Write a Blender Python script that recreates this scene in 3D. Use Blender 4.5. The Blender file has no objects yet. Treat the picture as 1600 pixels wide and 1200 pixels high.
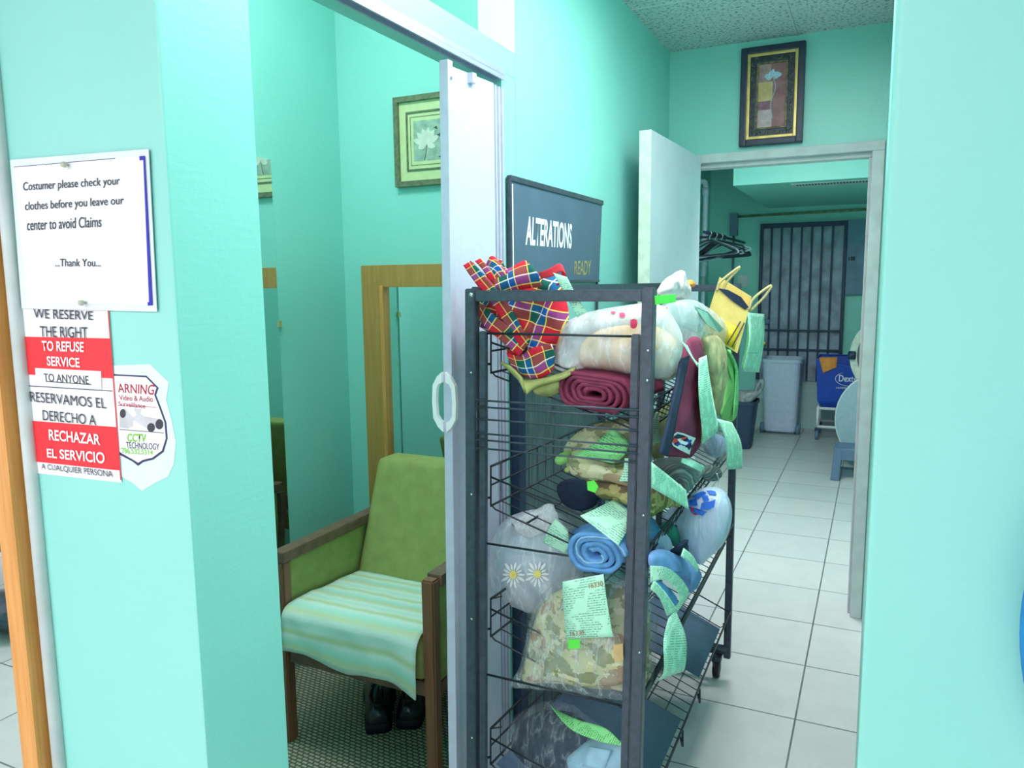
import bpy, bmesh, math, random
from mathutils import Vector, Matrix, noise
random.seed(7)
S = bpy.context.scene
COL = S.collection
# ------------------------------------------------------------------ camera
F_PX = 1199.36
RM = Matrix(((0.90411327, -0.04650626, 0.42475448),
             (0.42715123, 0.12396347, -0.89564216),
             (-0.01100107, 0.99119636, 0.13194222)))
CAM_H = 1.5
cam_d = bpy.data.cameras.new('camera'); cam = bpy.data.objects.new('camera', cam_d)
COL.objects.link(cam)
cam_d.sensor_width = 36.0; cam_d.sensor_fit = 'HORIZONTAL'; cam_d.lens = F_PX/1600*36.0
cam_d.clip_start = 0.02
M4 = RM.to_4x4(); M4.translation = (0, 0, CAM_H); cam.matrix_world = M4
S.camera = cam
# ------------------------------------------------------------------ world, light, exposure
S.view_settings.view_transform = 'Standard'; S.view_settings.look = 'None'
S.view_settings.exposure = 0.46; S.view_settings.gamma = 1.0
S.view_settings.use_curve_mapping = False
W = bpy.data.worlds.new('daylight'); S.world = W; W.use_nodes = True
W.node_tree.nodes['Background'].inputs[0].default_value = (0.93, 0.93, 1.0, 1)
W.node_tree.nodes['Background'].inputs[1].default_value = 1.2
def area_light(name, loc, sx, sy, power, col=(1.0, 0.955, 0.99), rot=(0, 0, 0)):
    d = bpy.data.lights.new(name, 'AREA'); d.shape = 'RECTANGLE'; d.size = sx; d.size_y = sy
    d.energy = power; d.color = col
    o = bpy.data.objects.new(name, d); COL.objects.link(o); o.location = loc; o.rotation_euler = rot
    return o
area_light('panel_or_fill_light', (-0.5, -1.7, 2.47), 1.15, 0.55, 37)
area_light('panel_or_fill_light', (-2.3, -1.5, 2.47), 1.15, 0.55, 30)
area_light('panel_or_fill_light', (-0.27, 1.75, 2.47), 0.4, 1.5, 15)  # added fill above the hallway, out of view, no known lamp
area_light('panel_or_fill_light', (-0.6, 4.15, 2.58), 0.6, 0.7, 34)  # added fill to brighten the back room, source unseen
area_light('panel_or_fill_light', (-1.5, 1.6, 2.95), 0.5, 0.5, 11.0)  # added fill inside the fitting room, which has no known lamp

# ------------------------------------------------------------------ pixel -> place in the room
def ray(px, py): return RM @ Vector((px-800.0, -(py-600.0), -F_PX))
def aty(px, py, y):
    v = ray(px, py); return v*(y/v.y) + Vector((0, 0, CAM_H))
def atx(px, py, x):
    v = ray(px, py); return v*(x/v.x) + Vector((0, 0, CAM_H))
def atz(px, py, z):
    v = ray(px, py); return v*((z-CAM_H)/v.z) + Vector((0, 0, CAM_H))

# ------------------------------------------------------------------ materials
def lin(c):
    return tuple((x/255/12.92 if x/255 <= .04045 else ((x/255+.055)/1.055)**2.4) for x in c) + (1.0,)
class MT:
    def __init__(s, name):
        s.m = bpy.data.materials.new(name); s.m.use_nodes = True
        s.n = s.m.node_tree.nodes; s.l = s.m.node_tree.links; s.b = s.n['Principled BSDF']
    def node(s, t, **kw):
        n = s.n.new(t)
        for k, v in kw.items():
            if k.startswith('i_'):
                n.inputs[k[2:].replace('_', ' ')].default_value = v
            else: setattr(n, k, v)
        return n
    def link(s, a, b): s.l.new(a, b)
    def coord(s, kind='Object', scale=(1, 1, 1), rot=(0, 0, 0)):
        t = s.node('ShaderNodeTexCoord'); mp = s.node('ShaderNodeMapping')
        mp.inputs['Scale'].default_value = scale; mp.inputs['Rotation'].default_value = rot
        s.link(t.outputs[kind], mp.inputs[0]); return mp.outputs[0]
    def noise(s, co, scale, detail=3, rough=.5):
        n = s.node('ShaderNodeTexNoise'); n.inputs['Scale'].default_value = scale
        n.inputs['Detail'].default_value = detail; n.inputs['Roughness'].default_value = rough
        s.link(co, n.inputs['Vector']); return n.outputs['Fac']
    def ramp(s, fac, stops, interp='LINEAR'):
        r = s.node('ShaderNodeValToRGB'); r.color_ramp.interpolation = interp
        e = r.color_ramp.elements
        while len(e) < len(stops): e.new(.5)
        for i, (p, c) in enumerate(stops): e[i].position = p; e[i].color = c
        s.link(fac, r.inputs[0]); return r.outputs[0]
    def bump(s, h, strength=.3, dist=.005):
        b = s.node('ShaderNodeBump'); b.inputs['Strength'].default_value = strength
        b.inputs['Distance'].default_value = dist; s.link(h, b.inputs['Height'])
        s.link(b.outputs[0], s.b.inputs['Normal'])
    def math(s, op, a, b=None, clamp=False):
        m = s.node('ShaderNodeMath', operation=op); m.use_clamp = clamp
        for i, v in enumerate((a, b)):
            if v is None: continue
            if isinstance(v, (int, float)): m.inputs[i].default_value = v
            else: s.link(v, m.inputs[i])
        return m.outputs[0]
    def mix(s, fac, a, b):
        m = s.node('ShaderNodeMix', data_type='RGBA')
        for sock, v in ((m.inputs[0], fac), (m.inputs[6], a), (m.inputs[7], b)):
            if isinstance(v, (int, float, tuple)): sock.default_value = v
            else: s.link(v, sock)
        return m.outputs[2]
    def col(s, c):
        if isinstance(c, tuple): s.b.inputs['Base Color'].default_value = c
        else: s.link(c, s.b.inputs['Base Color'])
    def set(s, rough=.6, metal=0, spec=.5):
        s.b.inputs['Roughness'].default_value = rough; s.b.inputs['Metallic'].default_value = metal
        s.b.inputs['Specular IOR Level'].default_value = spec
def simple(name, c, rough=.6, metal=0, var=.08, nscale=30, bump=.0, bscale=200, bdist=.002, spec=.5):
    t = MT(name); co = t.coord(); c = lin(c)
    d = tuple(max(0, x*(1-var*2)) for x in c[:3])+(1,); u = tuple(min(1, x*(1+var)) for x in c[:3])+(1,)
    t.col(t.ramp(t.noise(co, nscale), [(.3, d), (.7, u)])); t.set(rough, metal, spec)
    if bump: t.bump(t.noise(co, bscale, 4), bump, bdist)
    return t.m
def paint():
    t = MT('teal_wall_paint'); co = t.coord()
    t.col(t.ramp(t.noise(co, 2.2, 4), [(.3, lin((144, 219, 207))), (.7, lin((151, 224, 213)))]))
    t.set(.38, 0, .45)
    stroke = t.noise(t.coord(scale=(3, 3, 26)), 3.0, 5, .6)
    speck = t.noise(co, 70, 3)
    h = t.math('ADD', t.math('MULTIPLY', stroke, .8), t.math('MULTIPLY', speck, .5))
    t.bump(h, .13, .005); return t.m
def tile_mat():
    t = MT('beige_floor_tile'); co = t.coord()
    br = t.node('ShaderNodeTexBrick'); br.offset = 0.0; br.squash = 1.0
    br.inputs['Scale'].default_value = 1.0; br.inputs['Mortar Size'].default_value = .0032
    br.inputs['Mortar Smooth'].default_value = .1
    br.inputs['Brick Width'].default_value = .419; br.inputs['Row Height'].default_value = .4055
    br.inputs['Color1'].default_value = lin((205, 206, 203)); br.inputs['Color2'].default_value = lin((197, 200, 198))
    br.inputs['Mortar'].default_value = lin((98, 100, 104))
    mp = t.node('ShaderNodeMapping'); mp.inputs['Location'].default_value = (.187, -2.634+.4055*7, 0)
    t.link(co, mp.inputs[0]); t.link(mp.outputs[0], br.inputs['Vector'])
    n = t.noise(co, 9, 6, .65)
    t.col(t.mix(t.ramp(n, [(.42, (0, 0, 0, 1)), (.75, (.35, .35, .35, 1))]), br.outputs['Color'], lin((176, 180, 182))))
    t.set(.32, 0, .4); t.bump(t.math('MULTIPLY', br.outputs['Fac'], -1), .4, .003); return t.m
def acoustic():
    t = MT('ceiling_tile'); co = t.coord()
    n = t.noise(co, 75, 2, .6)
    t.col(t.ramp(n, [(.36, lin((128, 150, 150))), (.47, lin((205, 218, 216))), (.7, lin((214, 224, 222)))]))
    t.set(.9); t.bump(n, .5, .004); return t.m
def carpet_mat():
    t = MT('looped_carpet'); co = t.coord(rot=(0, 0, .1))
    br = t.node('ShaderNodeTexBrick'); br.offset = .5
    for k, v in (('Scale', 1.0), ('Mortar Size', .0035), ('Mortar Smooth', .6), ('Brick Width', .024), ('Row Height', .014)):
        br.inputs[k].default_value = v
    br.inputs['Color1'].default_value = lin((188, 186, 160)); br.inputs['Color2'].default_value = lin((168, 170, 146))
    br.inputs['Mortar'].default_value = lin((96, 104, 92)); t.link(co, br.inputs['Vector'])
    t.col(br.outputs['Color']); t.set(.95, 0, .1)
    t.bump(t.math('MULTIPLY', br.outputs['Fac'], -1), .8, .006); return t.m
def wood(name, c1, c2, axis_scale=(2, 2, 40), rough=.45):
    t = MT(name); co = t.coord(scale=axis_scale)
    n = t.noise(co, 3.0, 5, .6)
    t.col(t.ramp(n, [(.3, lin(c1)), (.7, lin(c2))])); t.set(rough); t.bump(n, .1, .002); return t.m
def fabric(name, c, var=.1, weave=900, rough=.95, bump=.35):
    t = MT(name); co = t.coord(); c = lin(c)
    n = t.noise(co, 22, 4)
    d = tuple(x*(1-2*var) for x in c[:3])+(1,); u = tuple(min(1, x*(1+var)) for x in c[:3])+(1,)
    t.col(t.ramp(n, [(.3, d), (.7, u)])); t.set(rough, 0, .15)
    t.bump(t.noise(co, weave, 2), bump, .0015); return t.m
def ticket_mat(name, c, ink=(70, 140, 130)):
    t = MT(name); tc = t.node('ShaderNodeTexCoord'); sp = t.node('ShaderNodeSeparateXYZ')
    t.link(tc.outputs['UV'], sp.inputs[0])
    u, v = sp.outputs[0], sp.outputs[1]
    line = t.math('GREATER_THAN', t.math('FRACT', t.math('MULTIPLY', v, 190.0)), .5)
    mp = t.node('ShaderNodeMapping'); mp.inputs['Scale'].default_value = (520, 190, 1); t.link(tc.outputs['UV'], mp.inputs[0])
    n = t.noise(mp.outputs[0], 1.0, 2); blk = t.noise(tc.outputs['UV'], 26, 1)
    ink_m = t.math('MULTIPLY', t.math('MULTIPLY', line, t.math('GREATER_THAN', n, .47)), t.math('GREATER_THAN', blk, .44))
    t.col(t.mix(t.math('MULTIPLY', ink_m, .7), lin(c), lin(ink))); t.set(.7, 0, .2); return t.m
def camo_mat(name, cols, scale=11):
    t = MT(name); co = t.coord(scale=(1, 1, 1.5))
    n1 = t.noise(co, scale, 4, .55); n2 = t.noise(t.coord(scale=(1.3, 1, 2)), scale*1.5, 4, .6)
    a = t.ramp(n1, [(0, lin(cols[0])), (.46, lin(cols[1])), (.56, lin(cols[2]))], 'CONSTANT')
    t.col(t.mix(t.math('GREATER_THAN', n2, .57), a, lin(cols[3]))); t.set(.9, 0, .15)
    t.bump(t.noise(co, 40, 4), .5, .008); return t.m
def film(name, c, a0, a1, rough=.22, nscale=14, bump=.7):
    t = MT(name); co = t.coord(scale=(1.9, 1, .55), rot=(0, .7, 0)); n = t.noise(co, nscale, 4, .55); broad = t.noise(co, nscale*.35, 2)
    crease = t.math('ABSOLUTE', t.math('SUBTRACT', n, .5)); mid = a0+(a1-a0)*.35
    a = t.ramp(crease, [(0.0, (a1,)*3+(1,)), (.02, (mid,)*3+(1,)), (.075, (a0,)*3+(1,))])
    t.col(lin(c)); t.set(rough, 0, .8)
    t.link(t.math('ADD', a, t.math('MULTIPLY', broad, (a1-a0)*.35), True), t.b.inputs['Alpha'])
    t.bump(t.noise(co, nscale*1.6, 4, .6), bump, .012); return t.m
def plaid_mat():
    t = MT('red_tartan_fabric'); tc = t.node('ShaderNodeTexCoord'); sp = t.node('ShaderNodeSeparateXYZ')
    t.link(tc.outputs['UV'], sp.inputs[0])
    def sett(x):
        f = t.math('FRACT', t.math('MULTIPLY', x, 1/.074))
        return t.ramp(f, [(0, lin((214, 40, 60))), (.22, lin((250, 225, 110))), (.24, lin((28, 92, 84))), (.50, lin((28, 92, 84))), (.53, lin((245, 240, 235))), (.55, lin((245, 240, 235))),
            (.56, lin((30, 90, 176))), (.74, lin((30, 90, 176))), (.75, lin((250, 225, 110))), (.775, lin((250, 225, 110))),
            (.785, lin((214, 40, 60)))], 'CONSTANT'), f
    a, fa = sett(sp.outputs[0]); b, fb = sett(sp.outputs[1])
    m = t.mix(.5, a, b)
    def band(f, lo, hi): return t.math('MULTIPLY', t.math('GREATER_THAN', f, lo), t.math('LESS_THAN', f, hi))
    for f in (fa, fb):
        m = t.mix(t.math('MULTIPLY', band(f, .215, .24), .75), m, lin((252, 228, 110)))
        m = t.mix(t.math('MULTIPLY', band(f, .75, .778), .75), m, lin((252, 228, 110)))
        m = t.mix(t.math('MULTIPLY', band(f, .53, .552), .6), m, lin((250, 245, 240)))
    t.col(m); t.set(.85, 0, .2); return t.m
def mirror_mat():
    t = MT('mirror_silver'); t.col((.80, .86, .85, 1)); t.set(.01, 1.0); return t.m
def glow(name, c, e):
    t = MT(name); t.col(c); t.b.inputs['Emission Color'].default_value = c; t.b.inputs['Emission Strength'].default_value = e; return t.m
def striped(name, base, stripes, period):
    t = MT(name); tc = t.node('ShaderNodeTexCoord'); sp = t.node('ShaderNodeSeparateXYZ')
    t.link(tc.outputs['UV'], sp.inputs[0])
    f = t.math('FRACT', t.math('MULTIPLY', sp.outputs[1], 1/period))
    t.col(t.ramp(f, [(0, lin(base))]+[(p, lin(c)) for p, c in stripes], 'LINEAR')); t.set(.95, 0, .1)
    t.bump(t.noise(t.coord(), 260, 3), .3, .002); return t.m

PAINT = paint(); TILE = tile_mat(); ACOU = acoustic(); CARPET = carpet_mat()
GREYTRIM = simple('worn_white_trim_paint', (205, 214, 212), .5, var=.06, nscale=14, bump=.15, bscale=60)
WHITEDOOR = simple('white_door_paint', (226, 230, 240), .4, var=.03, nscale=6)
VINYL = simple('white_vinyl', (200, 204, 224), .35, var=.03, nscale=40)
ALU = simple('white_aluminium_track', (176, 182, 204), .35, .3, var=.04)
BLACKM = simple('black_powder_coated_steel', (70, 80, 94), .38, .2, var=.15, nscale=60, spec=.6)
WIRE = simple('black_wire', (42, 48, 58), .4, .25, var=.1)
CHROME = simple('screw_steel', (205, 210, 212), .25, .9, var=.05)
OAK = wood('honey_oak', (176, 132, 66), (196, 150, 84), (30, 30, 2))
PINE = wood('orange_pine', (208, 140, 66), (232, 166, 92), (40, 40, 2))
WALNUT = wood('brown_chair_wood', (104, 78, 66), (134, 102, 84), (8, 8, 8))
CHERRY = wood('reddish_chair_wood', (128, 84, 62), (150, 102, 76), (30, 30, 2))
GREENF = fabric('olive_green_upholstery', (160, 172, 104), .07, 700)
MIRROR = mirror_mat()
PAPER = simple('white_paper', (244, 244, 246), .6, var=.02, nscale=12)
SLEEVE = simple('clear_sheet_protector', (228, 236, 244), .2, var=.03)
INK = simple('grey_black_ink', (62, 62, 72), .7, var=.05)
REDP = simple('red_print', (238, 40, 52), .55, var=.03)
DKRED = simple('dark_red_print', (176, 30, 54), .55, var=.03)
BLUEI = simple('blue_ink', (28, 24, 180), .5, var=.05)
GREENI = simple('lime_print', (120, 206, 50), .5, var=.05)
NAVYI = simple('navy_print', (48, 48, 92), .5, var=.05)
WHITEI = simple('white_print', (248, 248, 250), .5, var=.01)
TICK = ticket_mat('mint_green_ticket', (200, 250, 222))
TICK2 = ticket_mat('bright_green_ticket', (156, 238, 160), (60, 130, 60))
LIME = simple('lime_tag_paper', (104, 240, 80), .6, var=.04)
PLAID = plaid_mat()
CAMO = camo_mat('camouflage_cloth', [(150, 152, 116), (206, 202, 160), (178, 152, 126), (226, 218, 186)])
CAMO2 = camo_mat('olive_camouflage_cloth', [(118, 120, 76), (168, 162, 104), (132, 110, 88), (196, 184, 128)])
MAROON = fabric('maroon_cloth', (142, 62, 88), .14)
DENIM = fabric('blue_denim', (112, 166, 224), .16, 500)
DENIM2 = fabric('light_blue_denim', (132, 172, 230), .12, 500)
DENIML = fabric('pale_denim_stitch', (160, 200, 232), .1, 500)
BAGW = film('white_grocery_bag_film', (240, 244, 250), .38, .68, .3, 9)
BAGC = film('clear_plastic_film', (232, 240, 244), .05, .42, .12, 13)
BAGB = film('bluish_white_bag_film', (206, 222, 246), .80, .96, .3, 10)
CREAM = fabric('cream_peach_clothes', (250, 206, 142), .1, 300)
KRAFT = simple('yellow_kraft_paper', (236, 206, 118), .7, var=.05)
ROPE = simple('tan_twisted_cord', (216, 196, 140), .8, var=.15, nscale=300)
OLIVE = fabric('olive_cloth', (172, 176, 112), .14)
TAN = fabric('tan_camouflage_sleeve', (190, 178, 128), .2, 300)
SANDC = fabric('sand_cloth', (206, 192, 146), .2, 300)
GREENCL = simple('bright_green_cloth', (146, 208, 118), .7, var=.12, nscale=12)
DARKCL = fabric('dark_navy_cloth', (50, 62, 84), .2, 200)
GREYCL = striped('grey_striped_knit', (138, 150, 146), [(.3, (92, 104, 112)), (.5, (176, 184, 172)), (.7, (120, 128, 130))], .02)
PALEBL = fabric('pale_blue_cloth', (178, 214, 238), .08)
LILAC = fabric('lilac_white_cloth', (196, 200, 236), .1)
TOWEL = striped('white_striped_towel', (206, 240, 226), [(.18, (226, 246, 236)), (.3, (208, 224, 176)), (.42, (228, 248, 240)), (.62, (190, 238, 222)), (.78, (216, 226, 186)), (.92, (226, 246, 238))], .14)
LEATHER = simple('black_polished_leather', (26, 32, 42), .22, var=.2, nscale=40, spec=.7)
SOLE = simple('black_rubber', (24, 28, 36), .6, var=.1)
SLATE = simple('slate_grey_banner', (84, 106, 128), .55, var=.05, nscale=8)
GOLD = simple('gold_foil_letters', (214, 186, 110), .35, .5, var=.1)
GILT = simple('antique_gilt', (126, 116, 74), .45, .4, var=.35, nscale=60, bump=.6, bscale=70, bdist=.006)
DKFRAME = simple('dark_blue_black_frame', (36, 50, 74), .4, var=.15)
BINW = simple('grey_white_plastic', (196, 206, 232), .45, var=.04)
BINB = simple('dark_blue_black_plastic', (44, 62, 90), .5, var=.1)
CARTB = simple('royal_blue_plastic', (20, 74, 190), .4, var=.08)
STOOLG = simple('slate_grey_plastic', (92, 114, 142), .5, var=.06)
TABLEG = simple('grey_table_laminate', (150, 172, 184), .5, var=.05)
PVC = simple('white_pvc_pipe', (206, 216, 230), .35, var=.05)
GREYMET = simple('grey_blue_metal_sheet', (104, 134, 160), .5, .1, var=.12, nscale=7)
STEELDK = simple('dark_blue_painted_bar', (34, 54, 84), .5, .1, var=.1)
DOORBK = simple('weathered_grey_door', (160, 172, 192), .6, var=.2, nscale=9)
ORANGE = fabric('orange_cloth', (248, 160, 84), .1)

# ------------------------------------------------------------------ mesh helpers
def link(name, me, mat=None, parent=None, smooth=False):
    o = bpy.data.objects.new(name, me); COL.objects.link(o)
    if mat is not None:
        for m in (mat if isinstance(mat, list) else [mat]): me.materials.append(m)
    if smooth:
        for p in me.polygons: p.use_smooth = True
    if parent is not None: o.parent = parent
    return o
def done(bm, name, mat=None, parent=None, smooth=False):
    me = bpy.data.meshes.new(name); bmesh.ops.recalc_face_normals(bm, faces=bm.faces[:])
    bm.to_mesh(me); bm.free(); return link(name, me, mat, parent, smooth)
def tag(o, label, cat, group=None, kind=None):
    o['label'] = label; o['category'] = cat
    if group: o['group'] = group
    if kind: o['kind'] = kind
    return o
def thing(name, label, cat, group=None, loc=(0, 0, 0)):
    o = bpy.data.objects.new(name, None); COL.objects.link(o); o.location = loc
    o.empty_display_size = .05
    return tag(o, label, cat, group)
def settle(root):
    """move the empty to the base of its parts, keeping them in place"""
    bpy.context.view_layer.update()
    pts = [c.matrix_world @ Vector(b) for c in root.children_recursive if c.type == 'MESH' for b in c.bound_box]
    if not pts: return
    lo = [min(p[i] for p in pts) for i in range(3)]; hi = [max(p[i] for p in pts) for i in range(3)]
    d = Vector(((lo[0]+hi[0])/2, (lo[1]+hi[1])/2, lo[2])) - root.location
    root.location += d
    for c in root.children: c.location -= d
def struct(o): o['kind'] = 'structure'; return o
def add_box(bm, lo, hi, bevel=0.0, seg=2):
    r = bmesh.ops.create_cube(bm, size=1.0); vs = r['verts']
    for v in vs: v.co = Vector([lo[i] + (v.co[i]+.5)*(hi[i]-lo[i]) for i in range(3)])
    if bevel:
        es = list({e for v in vs for e in v.link_edges})
        bmesh.ops.bevel(bm, geom=es, offset=bevel, segments=seg, affect='EDGES', profile=.7)
def add_hull(bm, pts, th):
    """closed prism from polygon pts swept by vector th"""
    a = [bm.verts.new(p) for p in pts]; b = [bm.verts.new(Vector(p)+th) for p in pts]
    bm.faces.new(a); bm.faces.new(b[::-1]); n = len(a)
    for i in range(n): bm.faces.new((a[i], b[i], b[(i+1) % n], a[(i+1) % n]))
def add_tube(bm, pts, r, seg=8, cap=True, closed=False):
    pts = [Vector(p) for p in pts]; rings = []
    n = len(pts); ref = None
    for i, p in enumerate(pts):
        if closed: t = (pts[(i+1) % n]-pts[i-1])
        else: t = (pts[min(i+1, n-1)]-pts[max(i-1, 0)])
        t.normalize()
        if ref is None:
            ref = t.orthogonal().normalized()
        ref = (ref - t*ref.dot(t))
        if ref.length < 1e-5: ref = t.orthogonal()
        ref.normalize(); b = t.cross(ref)
        rr = r[i] if isinstance(r, (list, tuple)) else r
        rings.append([bm.verts.new(p + ref*math.cos(2*math.pi*k/seg)*rr + b*math.sin(2*math.pi*k/seg)*rr) for k in range(seg)])
    m = n if closed else n-1
    for i in range(m):
        A, B = rings[i], rings[(i+1) % n]
        for k in range(seg): bm.faces.new((A[k], A[(k+1) % seg], B[(k+1) % seg], B[k]))
    if cap and not closed: bm.faces.new(rings[0][::-1]); bm.faces.new(rings[-1])
def box(name, lo, hi, mat, parent=None, bevel=0, seg=2):
    bm = bmesh.new(); add_box(bm, lo, hi, bevel, seg); return done(bm, name, mat, parent)
def boxes(name, lst, mat, parent=None, bevel=0):
    bm = bmesh.new()
    for lo, hi in lst: add_box(bm, lo, hi, bevel)
    return done(bm, name, mat, parent)
def tube(name, pts, r, mat, parent=None, seg=8, closed=False):
    bm = bmesh.new(); add_tube(bm, pts, r, seg, True, closed); return done(bm, name, mat, parent, True)
def tubes(name, lst, mat, parent=None, seg=6):
    bm = bmesh.new()
    for pts, r in lst: add_tube(bm, pts, r, seg)
    return done(bm, name, mat, parent, True)
def cr(pts, n):
    """Catmull-Rom through pts, n samples per span"""
    P = [Vector(p) for p in pts]; P = [P[0]*2-P[1]]+P+[P[-1]*2-P[-2]]; out = []
    for i in range(1, len(P)-2):
        for k in range(n):
            t = k/n; a, b, c, d = P[i-1:i+3]
            out.append(.5*((2*b)+(c-a)*t+(2*a-5*b+4*c-d)*t*t+(3*b-a-3*c+d)*t**3))
    out.append(P[-2].copy()); return out
def crc(pts, n):
    P = [Vector(p) for p in pts]; m = len(P); out = []
    for i in range(m):
        a, b, c, d = P[i-1], P[i], P[(i+1) % m], P[(i+2) % m]
        for k in range(n):
            t = k/n
            out.append(.5*((2*b)+(c-a)*t+(2*a-5*b+4*c-d)*t*t+(3*b-a-3*c+d)*t**3))
    return out
def surf(name, grid, mat, parent=None, n=6, thick=.004, amp=.0, freq=18, seed=0, straight=False, crease=0.0):
    """cloth sheet through a grid of points (rows of equal length); real thickness, UV in metres"""
    if straight: dense = lambda L, k: [Vector(L[i]).lerp(Vector(L[i+1]), j/k) for i in range(len(L)-1) for j in range(k)]+[Vector(L[-1])]
    else: dense = cr
    rows = [dense(r, n) for r in grid]; cols = [dense([r[j] for r in rows], n) for j in range(len(rows[0]))]
    nr, nc = len(cols[0]), len(rows[0]); G = [[cols[j][i] for j in range(nc)] for i in range(nr)]
    N = [[None]*nc for _ in range(nr)]
    for i in range(nr):
        for j in range(nc):
            a = G[min(i+1, nr-1)][j]-G[max(i-1, 0)][j]; b = G[i][min(j+1, nc-1)]-G[i][max(j-1, 0)]
            q = a.cross(b); N[i][j] = q.normalized() if q.length > 1e-9 else Vector((0, -1, 0))
    sd = Vector((seed*3.7, seed*1.3, seed*7.1))
    bm = bmesh.new(); uv = bm.loops.layers.uv.new('UVMap'); A = []; B = []; U = {}
    vv = 0
    for i in range(nr):
        ra, rb = [], []; uu = 0
        if i: vv += (G[i][nc//2]-G[i-1][nc//2]).length
        for j in range(nc):
            if j: uu += (G[i][j]-G[i][j-1]).length
            p = G[i][j]; h = amp*noise.noise(p*freq+sd)*1.6
            if crease: h += crease*(1-abs(noise.noise(p*freq*.8+sd*2))*3)
            q = p + N[i][j]*h
            v1 = bm.verts.new(q+N[i][j]*thick*.5); v2 = bm.verts.new(q-N[i][j]*thick*.5)
            U[v1] = U[v2] = (uu, vv); ra.append(v1); rb.append(v2)
        A.append(ra); B.append(rb)
    for i in range(nr-1):
        for j in range(nc-1):
            bm.faces.new((A[i][j], A[i][j+1], A[i+1][j+1], A[i+1][j])); bm.faces.new((B[i][j], B[i+1][j], B[i+1][j+1], B[i][j+1]))
    for i in range(nr-1):
        for j in (0, nc-1): bm.faces.new((A[i][j], A[i+1][j], B[i+1][j], B[i][j]))
    for j in range(nc-1):
        for i in (0, nr-1): bm.faces.new((A[i][j], B[i][j], B[i][j+1], A[i][j+1]))
    for f in bm.faces:
        for l in f.loops: l[uv].uv = U[l.vert]
    return done(bm, name, mat, parent, True)
def ribbon(name, left, right, mat, parent=None, n=6, thick=.0006, amp=0.0, seed=0):
    return surf(name, [[a, b] for a, b in zip(left, right)], mat, parent, n, thick, amp, 25, seed)
class Pillow:
    """a stuffed shape with the given outline, real depth both ways and wrinkles"""
    def __init__(s, poly, nrm, df, db, amp=.006, freq=14, seed=0, rings=16, sub=6, edge=.5, ridge=0.0, uvr=0.0):
        s.uvr = uvr; s.P = crc(poly, sub); s.n = Vector(nrm).normalized(); s.df, s.db = df, db
        s.c = sum(s.P, Vector())/len(s.P); s.amp, s.freq, s.sd, s.rings, s.edge, s.ridge = amp, freq, Vector((seed*5.3, seed*2.1, seed*.7)), rings, edge, ridge
        t = Vector((0, 0, 1)); t = t - s.n*t.dot(s.n)
        if t.length < .2: t = Vector((0, 1, 0)) - s.n*s.n.y
        s.ey = t.normalized(); s.ex = s.ey.cross(s.n)
    def disp(s, p, r, d, sg):
        h = d*max(0.0, 1-r*r)**s.edge
        w = s.amp*(noise.noise(p*s.freq+s.sd)+.5*noise.noise(p*s.freq*2.3+s.sd))
        if s.ridge: w += s.ridge*(.5-abs(noise.noise(Vector((p.x, p.y, p.z*.55))*s.freq*1.4+s.sd*1.7))*2)
        return h + w*min(1, (1-r)*5+.15)
    def front(s, p, lift=.0015):
        """lift a point of the outline's plane on to the front surface"""
        q = p - s.c; q -= s.n*q.dot(s.n); a = math.atan2(q.dot(s.ey), q.dot(s.ex)); best = 1e9; W_ = None
        for b in s.P:
            w = b-s.c; wp_ = w-s.n*w.dot(s.n); d = abs((math.atan2(wp_.dot(s.ey), wp_.dot(s.ex))-a+math.pi) % (2*math.pi)-math.pi)
            if d < best: best = d; W_ = w; Rp = wp_.length
        r = min(.96, q.length/max(Rp, 1e-6)); base = s.c+q*(r*Rp/max(q.length, 1e-6))+s.n*(W_.dot(s.n)*r)
        return base + s.n*(s.disp(base, r, s.df, 1)+lift)
    def at(s, un, px, py, lift):
        """the spot of the front surface seen at a pixel"""
        x, y = px, py
        for k in range(6):
            o = s.front(un(x, y), lift); c_ = RM.transposed() @ (o-Vector((0, 0, CAM_H)))
            x += .8*(px-(800-F_PX*c_.x/c_.z)); y += .8*(py-(600+F_PX*c_.y/c_.z))
        return o
    def build(s, name, mat, parent=None):
        bm = bmesh.new(); uv = bm.loops.layers.uv.new('UVMap'); n = len(s.P); U = {}
        for sg in (1, -1):
            d = s.df if sg > 0 else s.db; prev = None
            for k in range(s.rings+1):
                r = 1-k/s.rings
                if k == s.rings:
                    v = bm.verts.new(s.c + s.n*sg*s.disp(s.c, 0, d, sg)); U[v] = (0, 0)
                    for i in range(n): bm.faces.new((prev[i], prev[(i+1) % n], v))
                    break
                ring = []
                for p in s.P:
                    q = s.c+(p-s.c)*r; o = s.n*sg*s.disp(q, r, d, sg) if k else s.n*s.amp*noise.noise(p*s.freq)
                    if k == 0 and sg < 0: ring = s._rim; break
                    v = bm.verts.new(q+o); w = q-s.c; U[v] = (w.dot(s.ex), w.dot(s.ey)); ring.append(v)
                if k == 0: s._rim = ring
                if prev:
                    for i in range(n): bm.faces.new((prev[i], prev[(i+1) % n], ring[(i+1) % n], ring[i]))
                prev = ring
        ca, sa = math.cos(s.uvr), math.sin(s.uvr)
        for f in bm.faces:
            for l in f.loops: x, y = U[l.vert]; l[uv].uv = (x*ca-y*sa, x*sa+y*ca)
        return done(bm, name, mat, parent, True)
def pillow(name, poly, nrm, df, db, mat, parent=None, **kw):
    p = Pillow(poly, nrm, df, db, **kw); return p.build(name, mat, parent)
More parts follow.
